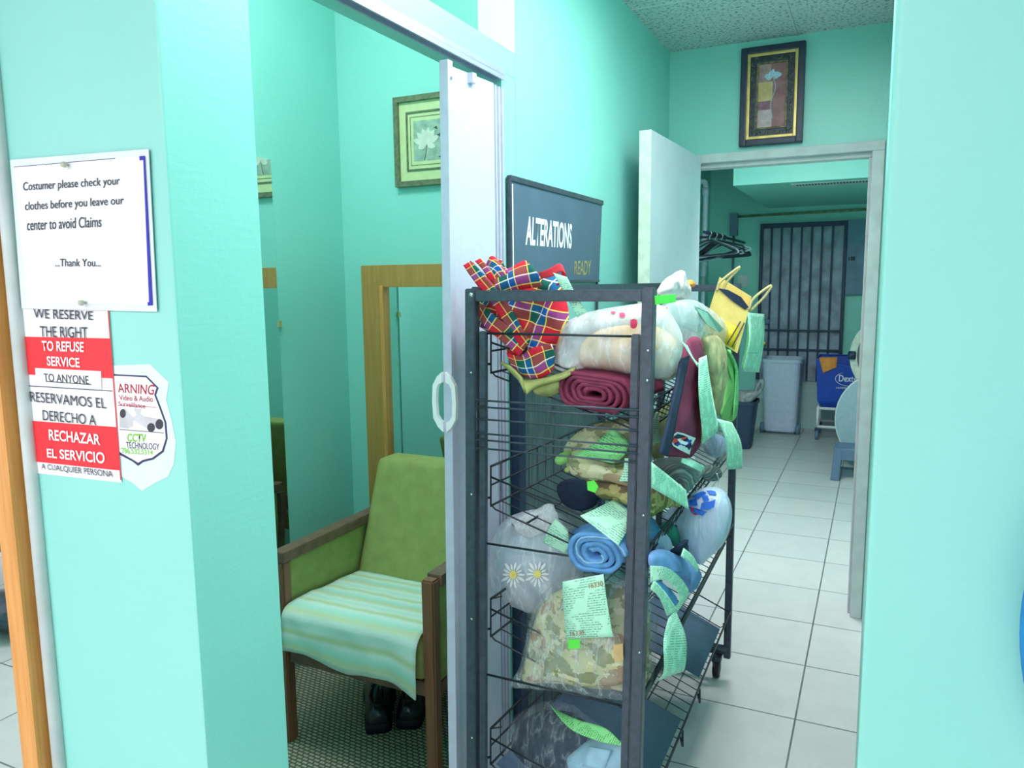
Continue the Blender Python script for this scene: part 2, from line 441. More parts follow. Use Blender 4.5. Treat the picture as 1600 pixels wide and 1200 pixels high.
def text_mesh(txt, bold=0.0):
    cu = bpy.data.curves.new('t', 'FONT'); cu.body = txt; cu.size = 1.0; cu.offset = bold; cu.align_x = 'LEFT'; cu.resolution_u = 4
    o = bpy.data.objects.new('t', cu); COL.objects.link(o)
    dg = bpy.context.evaluated_depsgraph_get(); me = bpy.data.meshes.new_from_object(o.evaluated_get(dg))
    bpy.data.objects.remove(o); bpy.data.curves.remove(cu); me.materials.clear(); return me
def lettering(txt, fmap, mat, parent, bold=0.0, name='lettering', fill=(1.0, 1.0)):
    """write txt so that its box [0,1]x[0,1] is carried by fmap(u,v) -> point"""
    me = text_mesh(txt, bold); xs = [v.co.x for v in me.vertices]; ys = [v.co.y for v in me.vertices]
    x0, x1, y0, y1 = min(xs), max(xs), min(ys), max(ys)
    for v in me.vertices: v.co = fmap((v.co.x-x0)/(x1-x0), (v.co.y-y0)/(y1-y0))
    return link(name, me, mat, parent)
def quadmap(tl, tr, br, bl, off=Vector((0, 0, 0))):
    def f(u, v): return (bl.lerp(br, u)).lerp(tl.lerp(tr, u), v)+off
    return f
def polyplate(name, pts, th, mat, parent=None):
    bm = bmesh.new(); add_hull(bm, pts, th); return done(bm, name, mat, parent)

# ================================================================== THE SETTING
Y1, Y1B = .785, .96                     # front wall, near and far face
XW, XWI = -.898, -.998                  # hallway's left wall, its two faces
Y2 = 3.6; Y4 = 8.18; ZC = 2.52; ZF = 3.0
XF, YF = -2.0, 2.61                     # fitting room: left wall, back wall
struct(box('floor', (-5.2, -5, -.06), (3.5, 8.3, 0), TILE))
struct(box('floor_carpet', (XF, Y1B, 0), (XWI, YF, .006), CARPET))
struct(boxes('wall_front', [((-5.2, Y1, 0), (XW, Y1B, ZC)), ((XF-.1, Y1+.01, ZC-.01), (XWI+.002, Y1B, ZF))], PAINT, bevel=.004))
bm = bmesh.new(); add_box(bm, (.004, Y1, 0), (3.5, Y1B, ZC), .006, 3); add_box(bm, (.006, Y1B-.01, 0), (.126, Y2+.1, ZC))
struct(done(bm, 'wall_right', PAINT))
struct(boxes('wall_shop_right', [((3.5, -5, 0), (3.6, Y1B, ZC))], PAINT))
# hallway's left wall: header, transom end and the solid length to the far wall
struct(boxes('wall_left', [((XWI, Y1B-.002, 2.035), (XW, 1.935, 2.10)), ((XWI, 1.85, 0), (XW, 1.935, 2.036)), ((XWI, 1.934, 0), (XW, Y2, ZC)), ((XWI, Y1B-.002, ZC-.001), (XWI+.09, YF+.1, ZF))], PAINT))
struct(boxes('wall_fitting_left', [((XF-.1, Y1B, 0), (XF, YF+.1, ZF))], PAINT))
struct(boxes('wall_fitting_back', [((XF, YF, 0), (XWI, YF+.1, ZF))], PAINT))
DX0, DX1 = -.80, -.045
struct(boxes('wall_back', [((XW, Y2, 2.03), (.006, Y2+.12, ZC)), ((XW, Y2, 0), (DX0, Y2+.12, 2.031)), ((DX1, Y2, 0), (.006, Y2+.12, 2.031))], PAINT))
struct(boxes('ceiling', [((-5.2, -5, ZC), (3.5, Y1B-.02, ZC+.05)), ((XW, Y1B-.02, ZC), (3.5, Y2+.12, ZC+.05))], ACOU))
struct(boxes('ceiling_fitting', [((XF-.1, Y1B-.02, ZF), (XWI+.09, YF+.1, ZF+.05))], PAINT))
struct(box('trim_3', (XWI-.004, 1.925, 2.101), (XW-.0005, 1.936, ZC-.001), WHITEDOOR))
struct(boxes('ceiling_grid', [((XW, y-.004, ZC-.004), (.005, y+.004, ZC)) for y in (2.36, 2.98)] + [((-.36, Y1B, ZC-.004), (-.352, Y2, ZC))], GREYTRIM))
# door lining of the hallway door
bm = bmesh.new()
add_box(bm, (DX0-.06, Y2-.018, 2.02), (.002, Y2+.13, 2.058), .003)
add_box(bm, (DX0-.03, Y2+.02, 2.0), (DX1+.02, Y2+.09, 2.021), .003)
add_box(bm, (DX1, Y2-.018, 0), (.002, Y2+.13, 2.02), .004); add_box(bm, (DX1-.012, Y2+.03, 0), (DX1, Y2+.10, 2.0), .003)
add_box(bm, (DX0-.06, Y2-.012, 0), (DX0, Y2+.13, 2.02), .003)
struct(done(bm, 'trim_1', GREYTRIM))
# grey rounded corner strip beside the wood framed mirror
bm = bmesh.new(); add_tube(bm, [(-1.252, Y1-.004, 0), (-1.252, Y1-.004, ZC)], .012, 10)
struct(done(bm, 'trim_2', GREYTRIM, smooth=True))
# back room shell
BX0, BX1, BZ = -1.60, .45, 2.62
struct(boxes('wall_utility_left', [((BX0-.1, Y2+.12, 0), (BX0, Y4+.1, BZ))], PAINT))
struct(boxes('wall_utility_right', [((BX1, Y2+.12, 0), (BX1+.1, Y4+.1, BZ))], PAINT))
struct(boxes('ceiling_utility', [((BX0, Y2+.12, BZ), (BX1, Y4+.1, BZ+.05))], GREYTRIM))
struct(boxes('wall_utility_back', [((BX0, Y4, 0), (BX1, Y4+.1, BZ))], PAINT))
struct(boxes('baseboard_back', [((-1.10, Y4-.012, .012), (-.12, Y4, .48)), ((-1.10, Y4-.02, 0), (-.12, Y4, .014))], simple('pale_teal_panel', (172, 206, 206), .5, var=.04)))
struct(boxes('wall_duct', [((-1.02, 6.08, 2.20), (BX1, Y4-.001, BZ))], PAINT))
bm = bmesh.new(); add_box(bm, (-.62, 6.20, 2.194), (-.06, 6.40, 2.201)); vent = tag(done(bm, 'air_vent', GREYTRIM), 'long slotted air vent in the underside of the ceiling duct', 'vent')
for i in range(24):
    x = -.585+i*.0215
    box('slot', (x, 6.215, 2.192), (x+.011, 6.30, 2.195), STEELDK, vent)

# ================================================================== FITTING ROOM DOOR (folding)
tr = thing('door_track', 'white metal track of the folding door along the header', 'track')
boxes('channel', [((-.915, Y1B, 2.022), (-.886, 1.848, 2.0345)), ((-.915, Y1B, 2.010), (-.910, 1.848, 2.0225)), ((-.891, Y1B, 2.010), (-.886, 1.848, 2.0225))], ALU, tr)
settle(tr)
fd = thing('folding_door', 'white vinyl folding door pushed open in pleats against the jamb', 'door')
def shear_y(o, k=-.021, z0=2.0):
    for v in o.data.vertices: v.co.y += k*(z0-v.co.z)
ft = 2.0
bm = bmesh.new(); add_box(bm, (-.912, 1.560, .012), (-.889, 1.582, ft-.006), .002)
o = done(bm, 'lead_post', VINYL, fd); shear_y(o, -.018)
zig = [(-.905, 1.582), (-.886, 1.775), (-.965, 1.782), (-.886, 1.792), (-.965, 1.80), (-.886, 1.812), (-.965, 1.82), (-.886, 1.832), (-.965, 1.838), (-.893, 1.848)]
for i in range(len(zig)-1):
    a, b = Vector((*zig[i], .012)), Vector((*zig[i+1], .012)); d = (b-a).normalized(); q = Vector((-d.y, d.x, 0))*.003
    bm = bmesh.new(); add_hull(bm, [a-q, b-q, b+q, a+q], Vector((0, 0, ft-.024)))
    o = done(bm, 'pleat_panel', VINYL, fd)
    if i == 0:
        for v in o.data.vertices: v.co.y += -.018*(2.0-v.co.z)*(1 if v.co.y < 1.62 else .1)
bm = bmesh.new(); add_box(bm, (-.897, 1.66, 1.965), (-.880, 1.68, 1.988), .001); done(bm, 'hanger_clip', VINYL, fd)
bm = bmesh.new(); add_tube(bm, [(-.889, 1.571, 1.955), (-.887, 1.571, 1.955)], .004, 10); done(bm, 'screw', CHROME, fd)
# octagonal pull handle: a bow on each side of the lead post
h = aty(696, 628, 1.545)
for sgn in (-1, 1):
    P_ = [(.004, .076), (.016, .064), (.027, .042), (.029, .0), (.027, -.042), (.016, -.064), (.004, -.076)]
    IN = [(.004, .050), (.012, .046), (.018, .034), (.0195, 0), (.018, -.034), (.012, -.046), (.004, -.050)]
    poly = [Vector((h.x+sgn*a*1.12, 1.550, h.z+b*.94)) for a, b in P_]; inn = [Vector((h.x+sgn*a*1.12, 1.550, h.z+b*.94)) for a, b in IN]
    bm = bmesh.new(); th = Vector((0, -.012, 0))
    for k in range(6): add_hull(bm, [poly[k], poly[k+1], inn[k+1], inn[k]], th)
    bmesh.ops.remove_doubles(bm, verts=bm.verts[:], dist=.0001)
    done(bm, 'pull_handle', WHITEI, fd)
box('latch_plate', (h.x-.006, 1.552, h.z-.035), (h.x+.006, 1.5585, h.z+.035), WHITEI, fd, .001)
boxes('latch_slots', [((h.x-.003, 1.551, h.z+z), (h.x+.003, 1.5525, h.z+z+.016)) for z in (-.022, .006)], GREYTRIM, fd)
settle(fd)
# open slab door of the hallway
dl = thing('door', 'plain white slab door standing open against the left wall', 'door')
a = Vector((-.768, 2.825, .012)); b = Vector((-.743, 3.572, .012)); d = (b-a).normalized(); q = Vector((-d.y, d.x, 0))*.045
bm = bmesh.new(); add_hull(bm, [a, b, b+q, a+q], Vector((0, 0, 2.030))); done(bm, 'slab', WHITEDOOR, dl)
bm = bmesh.new(); add_hull(bm, [a-d*.002, a, a+q, a+q-d*.002], Vector((0, 0, 2.030))); done(bm, 'edge_strip', simple('cream_door_edge', (222, 236, 216), .5), dl)
settle(dl)

# ================================================================== NOTICES ON THE FRONT WALL
yS = Y1-.001
def wpt(px, py, dy=0.0): return aty(px, py, Y1-dy)
def plate(name, px, dy, th, mat, parent): return polyplate(name, [wpt(*p, dy) for p in px], Vector((0, -th, 0)), mat, parent)
nt = thing('paper_notice', 'white paper notice in a clear sleeve asking customers to check clothes', 'notice')
plate('sleeve', [(17, 250), (233, 233), (246, 487), (35, 482)], .003, .0012, SLEEVE, nt)
plate('sheet', [(22, 260), (224, 243), (236, 476), (43, 474)], .0046, .0006, PAPER, nt)
plate('blue_border', [(218, 244), (226, 243.6), (238, 477), (231, 477.5), (230.8, 472), (233, 472), (224, 250), (218.2, 250.5)], .0056, .0003, BLUEI, nt)
plate('top_rule', [(22, 260.6), (180, 247), (180, 247.8), (22, 261.4)], .0056, .0003, NAVYI, nt)
for (x0, x1, yl, yr, hh, s) in ((42, 193, 292.5, 283, 12, 'Costumer please check your'), (45, 199, 323, 313.5, 12, 'clothes before you leave our'),
                               (48, 164, 350.5, 345, 12, 'center to avoid Claims'), (92, 163, 411, 411, 11, '...Thank You...')):
    o = Vector((0, -.0062, 0)); dn = 4 if s[0] != '.' else 0
    lettering(s, quadmap(wpt(x0, yl-hh/2-1), wpt(x1, yr-hh/2-1), wpt(x1, yr+hh/2+dn), wpt(x0, yl+hh/2+dn), o), INK, nt, .004)
settle(nt)
for px, py in ((106, 258), (133, 473)):
    p = wpt(px, py, .006); bm = bmesh.new(); add_tube(bm, [p, p+Vector((0, -.004, 0)), p+Vector((0, -.0045, 0)), p+Vector((0, -.009, 0))], [.0022, .0022, .0045, .004], 10)
    tag(done(bm, 'push_pin', simple('clear_pin', (206, 208, 190), .3), None, True), 'small clear push pin at the %s edge of the paper notice' % ('top' if py < 300 else 'bottom'), 'pin')
rs = thing('refusal_sign', 'red and white paper sign saying right to refuse service, in two languages', 'sign')
def curl(px, py): return 0.0
LT = lambda y: 32+(y-480)*(10/180) if y < 660 else 42+(y-660)*(13/78)
RT = lambda y: 170+(y-480)*.075
def slope(y): return (y-478)*.058
def sgn_quad(y0, y1, l0=0, r0=0):
    return [(LT(y0)+l0, y0), (RT(y0+slope(y0))+r0, y0+slope(y0)), (RT(y1+slope(y1))+r0, y1+slope(y1)), (LT(y1)+l0, y1)]
def sgn_plate(name, y0, y1, dy, mat, l0=0, r0=0, n=5):
    bm = bmesh.new(); L = [sgn_quad(y0+(y1-y0)*i/n, y1) for i in range(n+1)]
    pts = []
    for i in range(n+1):
        y = y0+(y1-y0)*i/n; pts.append(((LT(y)+l0, y), (RT(y+slope(y))+r0, y+slope(y))))
    poly = [p[1] for p in pts]+[p[0] for p in pts[::-1]]
    return polyplate(name, [wpt(*p, dy) for p in poly], Vector((0, -.0005, 0)), mat, rs)
sgn_plate('sheet', 481, 739, .0010, PAPER)
sgn_plate('red_band', 526, 585, .0018, REDP, 2, -2); sgn_plate('red_band', 657, 721, .0018, REDP, 2, -2)
plate('white_inset', [(55, 575), (158, 580), (159, 608), (57, 602)], .0024, .0003, PAPER, rs)
for x in (0, 1):
    pts = [(LT(y)+1, y) if x == 0 else (RT(y+slope(y))-2.2, y+slope(y)) for y in (482, 540, 600, 660, 700, 735)]
    bm = bmesh.new()
    for p, q in zip(pts[:-1], pts[1:]): add_hull(bm, [wpt(p[0], p[1], .0022), wpt(p[0]+1.4, p[1], .0022), wpt(q[0]+1.4, q[1], .0022), wpt(q[0], q[1], .0022)], Vector((0, -.0003, 0)))
    done(bm, 'red_rule', REDP, rs)
plate('black_rule', [(40, 602.0), (176, 610.5), (176, 611.6), (40, 603.2)], .0029, .0002, INK, rs)
plate('underline', [(72, 595.3), (143, 600.3), (143, 601.6), (72, 596.6)], .0029, .0002, INK, rs)
for s, q, m, b in (('WE RESERVE', [(55, 482), (148, 486), (148, 500), (56, 497)], INK, .003), ('THE RIGHT', [(65, 509), (139, 511), (140, 528), (66, 526)], INK, .003),
        ('TO REFUSE', [(68, 532), (134, 534), (134, 550), (69, 548)], WHITEI, .02), ('SERVICE', [(76, 556), (127, 559), (128, 574), (77, 571)], WHITEI, .02),
        ('TO ANYONE', [(71, 583), (141, 587), (142, 600), (72, 595)], INK, 0), ('RESERVAMOS EL', [(49, 611), (168, 622), (169, 638), (51, 627)], INK, 0),
        ('DERECHO A', [(69, 640), (152, 648), (153, 664), (70, 656)], INK, 0), ('RECHAZAR', [(79, 670), (159, 678), (160, 695), (80, 687)], WHITEI, .02),
        ('EL SERVICIO', [(76, 700), (166, 706), (167, 724), (77, 714)], WHITEI, .02), ('A CUALQUIER PERSONA', [(67, 723.5), (178, 735), (180, 747), (68, 733.5)], INK, 0)):
    lettering(s, quadmap(*[wpt(*p) for p in q], Vector((0, -.0034, 0))), m, rs, b)
settle(rs)
cs = thing('surveillance_sticker', 'white shield shaped video surveillance sticker peeking from behind red sign', 'sticker')
plate('backing', [(178, 571), (235, 569), (246, 580), (264, 597), (260, 625), (268, 655), (275, 690), (272, 725), (262, 745), (243, 754), (222, 767), (208, 755), (186, 742)], .0002, .0003, simple('translucent_sticker_backing', (222, 242, 244), .3, var=.03), cs)
SH = [(176, 584.5), (229, 587), (248, 606), (244, 617), (251, 635), (260, 660), (262, 685), (256, 706), (240, 718), (224, 722), (216, 728), (207, 721), (188, 711), (176, 700)]
SHI = [(176, 587), (228, 589.5), (244.5, 606), (241, 617), (248, 635), (257, 660), (259, 685), (253, 704), (238, 715), (223, 718.5), (216, 723), (208, 718), (190, 708), (176, 697)]
plate('shield_border', SH, .0006, .0002, NAVYI, cs); plate('shield_face', SHI, .0008, .0002, PAPER, cs)
for s, q, m, b in (('ARNING', [(184, 599), (243, 601), (241, 617), (186, 613)], DKRED, .01), ('Video & Audio', [(187, 617), (240, 619), (240, 628), (188, 625)], DKRED, .01),
        ('Surveillance', [(186, 627), (228, 630), (228, 638), (187, 634)], DKRED, .008), ('CCTV', [(200, 677), (230, 678), (229, 691), (200, 690)], GREENI, .03),
        ('TECHNOLOGY', [(198, 690), (250, 693), (250, 703), (199, 700)], NAVYI, .008), ('786.532.5314', [(190, 699), (240, 703), (240, 711), (192, 708)], GREENI, .02)):
    lettering(s, quadmap(*[wpt(*p) for p in q], Vector((0, -.0013, 0))), m, cs, b)
plate('red_line', [(184, 633), (244, 636), (244, 636.8), (184, 633.8)], .0011, .0002, DKRED, cs)
plate('ink_line', [(187, 670.5), (256, 676), (256, 677), (187, 671.5)], .0011, .0002, INK, cs)
GREYI = simple('grey_print', (206, 206, 210), .5)
plate('camera_print', [(187, 648), (190, 640), (196, 638), (200, 644), (208, 652), (208, 666), (200, 670), (187, 668)], .0011, .0002, GREYI, cs)
plate('camera_print', [(209, 638), (222, 639), (219, 646), (224, 650), (252, 655), (255, 660), (250, 668), (232, 671), (214, 660), (206, 655), (213, 648)], .0011, .0002, GREYI, cs)
for cx, cy, rx, ry in ((192, 646, 4.5, 7), (236, 668, 6, 7), (249, 663, 6, 8)):
    plate('lens_print', [(cx+rx*math.cos(t*math.pi/8), cy+ry*math.sin(t*math.pi/8)) for t in range(16)], .0015, .0002, INK, cs)
settle(cs)
# wood framed mirror on the front wall at far left
wm = thing('wall_mirror', 'orange pine framed mirror at far left edge of the front wall', 'mirror')
mx1, mx0, mz0, mz1 = -1.268, -2.45, .04, 2.0
for lo, hi in (((mx1-.045, Y1-.032, mz0), (mx1, Y1-.001, mz1)), ((mx0, Y1-.032, mz0), (mx0+.045, Y1-.001, mz1))):
    box('frame_stile', lo, hi, PINE, wm, .006)
for z in (mz0, mz1-.045): box('frame_rail', (mx0+.045, Y1-.032, z), (mx1-.045, Y1-.001, z+.045), PINE, wm, .006)
box('mirror_glass', (mx0+.04, Y1-.012, mz0+.04), (mx1-.04, Y1-.004, mz1-.04), MIRROR, wm)
settle(wm)

# ================================================================== FITTING ROOM CONTENTS
fm = thing('wall_mirror', 'tall frameless mirror on the left wall of the fitting room', 'mirror')
box('mirror_glass', (XF+.001, 1.45, .02), (XF+.006, 2.20, 1.945), MIRROR, fm)
for z in (.5, 1.355):
    bm = bmesh.new(); add_box(bm, (XF, 2.195, z-.012), (XF+.012, 2.212, z+.012), .002); done(bm, 'mirror_clip', simple('brass_clip', (206, 196, 140), .3, .6), fm)
settle(fm)
bmx = thing('wall_mirror', 'honey oak framed mirror standing behind the green armchair', 'mirror')
ox0 = aty(570, 416, YF).x; oz1 = 1.572; fw = aty(601, 447, YF).x-ox0
ox1 = XWI-.03; oz0 = .12
box('frame_stile', (ox0, YF-.028, oz0), (ox0+fw, YF-.002, oz1), OAK, bmx, .003); box('frame_stile', (ox1-fw, YF-.028, oz0), (ox1, YF-.002, oz1), OAK, bmx, .003)
box('frame_rail', (ox0+fw, YF-.028, oz1-.088), (ox1-fw, YF-.002, oz1), OAK, bmx, .003); box('frame_rail', (ox0+fw, YF-.028, oz0), (ox1-fw, YF-.002, oz0+.088), OAK, bmx, .003)
box('inner_lip', (ox0+fw-.002, YF-.036, oz0+.08), (ox0+fw+.014, YF-.004, oz1-.08), PINE, bmx, .002)
box('mirror_glass', (ox0+fw*.9, YF-.012, oz0+.08), (ox1-fw*.9, YF-.005, oz1-.08), MIRROR, bmx)
settle(bmx)
def painted_art(name, stops, sc):
    t = MT(name); co = t.coord(); t.col(t.ramp(t.noise(co, sc, 5, .6), stops)); t.set(.5); return t.m
# magnolia print
fp = thing('framed_picture', 'olive framed flower print with cream mat on fitting room wall', 'picture')
A = aty(619, 152, YF); B = aty(621, 294, YF); px0, pz1, pz0 = A.x-.002, A.z-.006, B.z
px1 = px0+.31
OLF = simple('olive_grey_frame', (110, 122, 92), .5, var=.2, nscale=60); MATC = simple('cream_mat', (206, 222, 168), .8, var=.03)
def ring(name, x0, x1, z0, z1, w, y0, y1, mat, parent, bev=.002):
    bm = bmesh.new()
    for lo, hi in (((x0, y0, z0), (x0+w, y1, z1)), ((x1-w, y0, z0), (x1, y1, z1)), ((x0+w, y0, z0), (x1-w, y1, z0+w)), ((x0+w, y0, z1-w), (x1-w, y1, z1))): add_box(bm, lo, hi, bev)
    return done(bm, name, mat, parent)
ring('frame', px0, px1, pz0, pz1, .021, YF-.024, YF-.001, OLF, fp)
box('mat_board', (px0+.015, YF-.012, pz0+.015), (px1-.015, YF-.003, pz1-.015), MATC, fp)
ring('inner_fillet', px0+.052, px1-.052, pz0+.058, pz1-.058, .007, YF-.016, YF-.011, OLF, fp, .001)
ring('inner_fillet', px0+.070, px1-.070, pz0+.078, pz1-.078, .002, YF-.0135, YF-.0115, OLF, fp, 0)
box('print', (px0+.084, YF-.013, pz0+.094), (px1-.084, YF-.0115, pz1-.094), painted_art('grey_green_print', [(.3, lin((128, 150, 140))), (.7, lin((178, 204, 184)))], 30), fp)
fc = Vector(((px0+px1)/2-.012, YF-.0135, (pz0+pz1)/2-.015)); PET = simple('pale_petal', (216, 222, 206), .6, var=.06)
bm = bmesh.new()
for a in (-1.25, -.75, -.3, .15, .6, 1.1, 1.9, -1.9):
    L = .062 if abs(a) < 1.5 else .04; d = Vector((math.sin(a), 0, math.cos(a))); q = Vector((d.z, 0, -d.x))
    pts = [fc+d*L*t+q*s*w for t, w, s in ((0, .002, 1), (.4, .011, 1), (.75, .010, 1), (1, .001, 1), (1, .001, -1), (.75, .010, -1), (.4, .011, -1), (0, .002, -1))]
    add_hull(bm, pts, Vector((0, -.0006-abs(a)*.0003, 0)))
done(bm, 'flower_motif', PET, fp)
tube('stem_motif', [fc, fc+Vector((-.004, 0, -.03)), fc+Vector((-.012, 0, -.058))], .0016, OLF, fp, 6)
LEAFM = simple('dark_leaf_print', (62, 82, 76), .6)
for cx, cz, s in ((.032, .058, .014), (.044, .03, .02), (.05, -.05, .012)): bm = bmesh.new(); add_hull(bm, [fc+Vector((cx, 0, cz)), fc+Vector((cx+s, 0, cz+s*.4)), fc+Vector((cx+s*1.2, 0, cz-s*.5))], Vector((0, -.001, 0))); done(bm, 'leaf_motif', LEAFM, fp)
settle(fp)
# armchair
def armchair(name, label, ox, oy, rz=0.0, cloth=True):
    """origin: floor under the seat centre; the front looks to -y"""
    c = thing(name, label, 'armchair'); W2 = .31; D0, D1 = -.30, .33
    def leg(x, y, top, mat, yt=None):
        bm = bmesh.new(); yt = y if yt is None else yt
        pts = [(x-.022, y-.02), (x+.022, y-.02), (x+.022, y+.02), (x-.022, y+.02)]
        a = [bm.verts.new((p[0]*1+(.004 if p[0] < x else -.004), p[1], .006)) for p in pts]; b = [bm.verts.new((p[0], p[1]+(yt-y), top)) for p in pts]
        bm.faces.new(a[::-1]); bm.faces.new(b)
        for i in range(4): bm.faces.new((a[i], a[(i+1) % 4], b[(i+1) % 4], b[i]))
        bmesh.ops.bevel(bm, geom=bm.edges[:], offset=.005, segments=2, affect='EDGES')
        return done(bm, 'leg', mat, c)
    leg(W2-.022, D0+.02, .60, CHERRY); leg(-W2+.022, D0+.02, .575, CHERRY); leg(W2-.022, D1, .56, WALNUT, D1+.06); leg(-W2+.022, D1, .56, WALNUT, D1+.06)
    for s in (-1, 1):
        x = s*(W2-.022)
        box('armrest', (x-.026, D0-.0 if s < 0 else D0+.042, .572), (x+.026, D1+.06, .606), WALNUT, c, .006)
        box('side_panel', (x-.012, D0+.045, .30), (x+.012, D1+.03, .571), GREENF, c, .004)
    boxes('seat_rail', [((-W2+.044, D0+.012, .262), (W2-.044, D0+.036, .305))], WALNUT, c, .004)
    box('side_rail', (-W2+.006, D0+.045, .262), (-W2+.03, D1-.03, .298), WALNUT, c, .003); box('side_rail', (W2-.03, D0+.045, .262), (W2-.006, D1-.03, .298), WALNUT, c, .003)
    bm = bmesh.new(); add_box(bm, (-W2+.046, D0+.005, .298), (W2-.046, D1-.05, .425), .03, 4)
    for v in bm.verts: v.co.z -= .03*(v.co.y-D0)/(D1-D0)-.008
    done(bm, 'seat_cushion', GREENF, c, True)
    bm = bmesh.new(); add_box(bm, (-W2+.040, 0, 0), (W2-.05, .12, .475), .03, 4)
    for v in bm.verts:
        t = v.co.z/.46; v.co.x *= 1-.04*t
        v.co.y += D1-.265+.15*t; v.co.z += .375-.06*t
    done(bm, 'back_cushion', GREENF, c, True)
    box('back_rail', (-W2+.046, D1+.10, .44), (W2-.046, D1+.125, .50), WALNUT, c, .004)
    c.location = (ox, oy, 0); c.rotation_euler = (0, 0, rz); return c
ACX, ACY, AZ = -1.410, 2.10, 1.083
chair = armchair('armchair', 'olive green armchair with brown wood arms in the fitting room', ACX, ACY); chair.scale = (.965, 1, AZ)
# towel over the seat
g = []
for t, y, z in ((0, ACY+.085, .425), (1, ACY+.0, .430), (2, ACY-.12, .438), (3, ACY-.25, .446), (4, ACY-.312, .433), (5, ACY-.322, .38), (6, ACY-.325, .325)):
    row = []
    for k in range(7):
        x = ACX-.253+k*.0843; zz = z*AZ+.002
        if t == 6: zz = z+.018-.005*k - (.008 if k == 6 else 0)+.01*math.sin(k*1.7)
        if t == 5 and k == 6: zz -= .015
        row.append(Vector((x, y-(.012 if k == 6 and t > 4 else 0), zz)))
    g.append(row)
tag(surf('seat_towel', g, TOWEL, None, 5, .004, .003, 20, 3), 'white striped towel spread over the green armchair seat', 'towel')
# shoes
def shoe(label, hx, hy, ang, flip):
    s = thing('shoe', label, 'shoe', 'pair of black shoes'); L = .27
    st = [(-.012, .022, .050, 0), (0, .038, .070, 0), (.04, .044, .080, 0), (.10, .044, .084, .002), (.15, .048, .080, .004), (.19, .055, .062, .006), (.225, .054, .050, .004), (.255, .044, .042, 0), (.275, .022, .030, -.002)]
    bm = bmesh.new(); rings = []
    for t, w, h, off in st:
        rings.append([bm.verts.new((off+w*math.cos(a)*(1 if math.sin(a) < .5 else .86), t, .016+h*max(0, math.sin(a))**.7 if math.sin(a) > 1e-6 else .016)) for a in [math.pi*k/10 for k in range(11)]])
    for A, B in zip(rings[:-1], rings[1:]):
        for k in range(10): bm.faces.new((A[k], A[k+1], B[k+1], B[k]))
        bm.faces.new((A[0], B[0], B[10], A[10]))
    bm.faces.new(rings[0]); bm.faces.new(rings[-1][::-1])
    up = done(bm, 'upper', LEATHER, s, True); m = up.modifiers.new('sub', 'SUBSURF'); m.levels = m.render_levels = 2
    right = cr([Vector((off+w*.97, t, .0065)) for t, w, h, off in st], 3); left = cr([Vector((off-w*.97, t, .0065)) for t, w, h, off in st], 3)
    pts = right+left[::-1]
    bm = bmesh.new(); add_hull(bm, pts, Vector((0, 0, .016))); done(bm, 'sole', SOLE, s)
    hp = [p for p in right if p.y < .072]+[p for p in left[::-1] if p.y < .072]
    bm = bmesh.new(); add_hull(bm, hp, Vector((0, 0, .030))); done(bm, 'heel', SOLE, s)
    bm = bmesh.new()
    ring_ = [Vector((.024*math.sin(a), .062+.052*math.cos(a), .0895+.003*math.cos(a))) for a in [2*math.pi*k/16 for k in range(16)]]
    add_tube(bm, ring_, .0045, 6, True, True); bm.faces.new([bm.verts.new(p+Vector((0, 0, -.001))) for p in ring_]); done(bm, 'collar', SOLE, s, True)
    bm = bmesh.new()
    for t in (.125, .14, .155): add_tube(bm, [(-.022, t, .088), (0, t+.002, .1), (.022, t, .088)], .0022, 6)
    done(bm, 'laces', SOLE, s, True)
    s.location = (hx, hy, 0); s.rotation_euler = (0, 0, ang); s.scale = (1.1, 1.1, 1.1); return s
p = atz(603, 1157, .006); shoe('black leather shoe, nearer one of the pair under the armchair', p.x-.05, p.y+.03, .62, 0)
p = atz(642, 1148, .006); shoe('black leather shoe, farther one of the pair, beside the chair leg', p.x-.03, p.y+.03, .42, 1)

# ================================================================== PICTURE OVER THE HALL DOOR, BANNER
gp = thing('framed_picture', 'ornate gilt and black framed flower painting above the hall door', 'picture')
A = aty(1163, 78, Y2); B = aty(1253, 223, Y2); X0, X1_, Z0, Z1 = -.580, -.318, 2.076, 2.487
ring('frame', X0, X1_, Z0, Z1, .028, Y2-.032, Y2-.001, DKFRAME, gp, .005)
ring('gilt_edge', X0+.026, X1_-.026, Z0+.026, Z1-.026, .014, Y2-.027, Y2-.002, GOLD, gp, .003)
ring('carved_band', X0+.038, X1_-.038, Z0+.038, Z1-.038, .030, Y2-.024, Y2-.002, DKFRAME, gp, .004)
bm = bmesh.new()
def scroll(p, d, q, n):
    L = d.length; d = d.normalized()
    for k in range(n):
        c_ = p+d*L*(k+.5)/n; s = (-1) ** k
        add_tube(bm, [c_-d*L*.48/n-q*.005*s, c_-d*L*.2/n+q*.007*s, c_+d*L*.15/n+q*.004*s, c_+d*L*.4/n-q*.006*s], [.0012, .003, .003, .0015], 5)
i_ = .053
scroll(Vector((X0+i_, Y2-.026, Z0+i_)), Vector((0, 0, Z1-Z0-2*i_)), Vector((1, 0, 0)), 10); scroll(Vector((X1_-i_, Y2-.026, Z0+i_)), Vector((0, 0, Z1-Z0-2*i_)), Vector((1, 0, 0)), 10)
scroll(Vector((X0+i_, Y2-.026, Z0+i_)), Vector((X1_-X0-2*i_, 0, 0)), Vector((0, 0, 1)), 5); scroll(Vector((X0+i_, Y2-.026, Z1-i_)), Vector((X1_-X0-2*i_, 0, 0)), Vector((0, 0, 1)), 5)
done(bm, 'carved_scrolls', GILT, gp, True)
ring('inner_gilt', X0+.067, X1_-.067, Z0+.067, Z1-.067, .007, Y2-.024, Y2-.003, GILT, gp, .002)
ax0, ax1, az0, az1 = X0+.074, X1_-.074, Z0+.074, Z1-.074
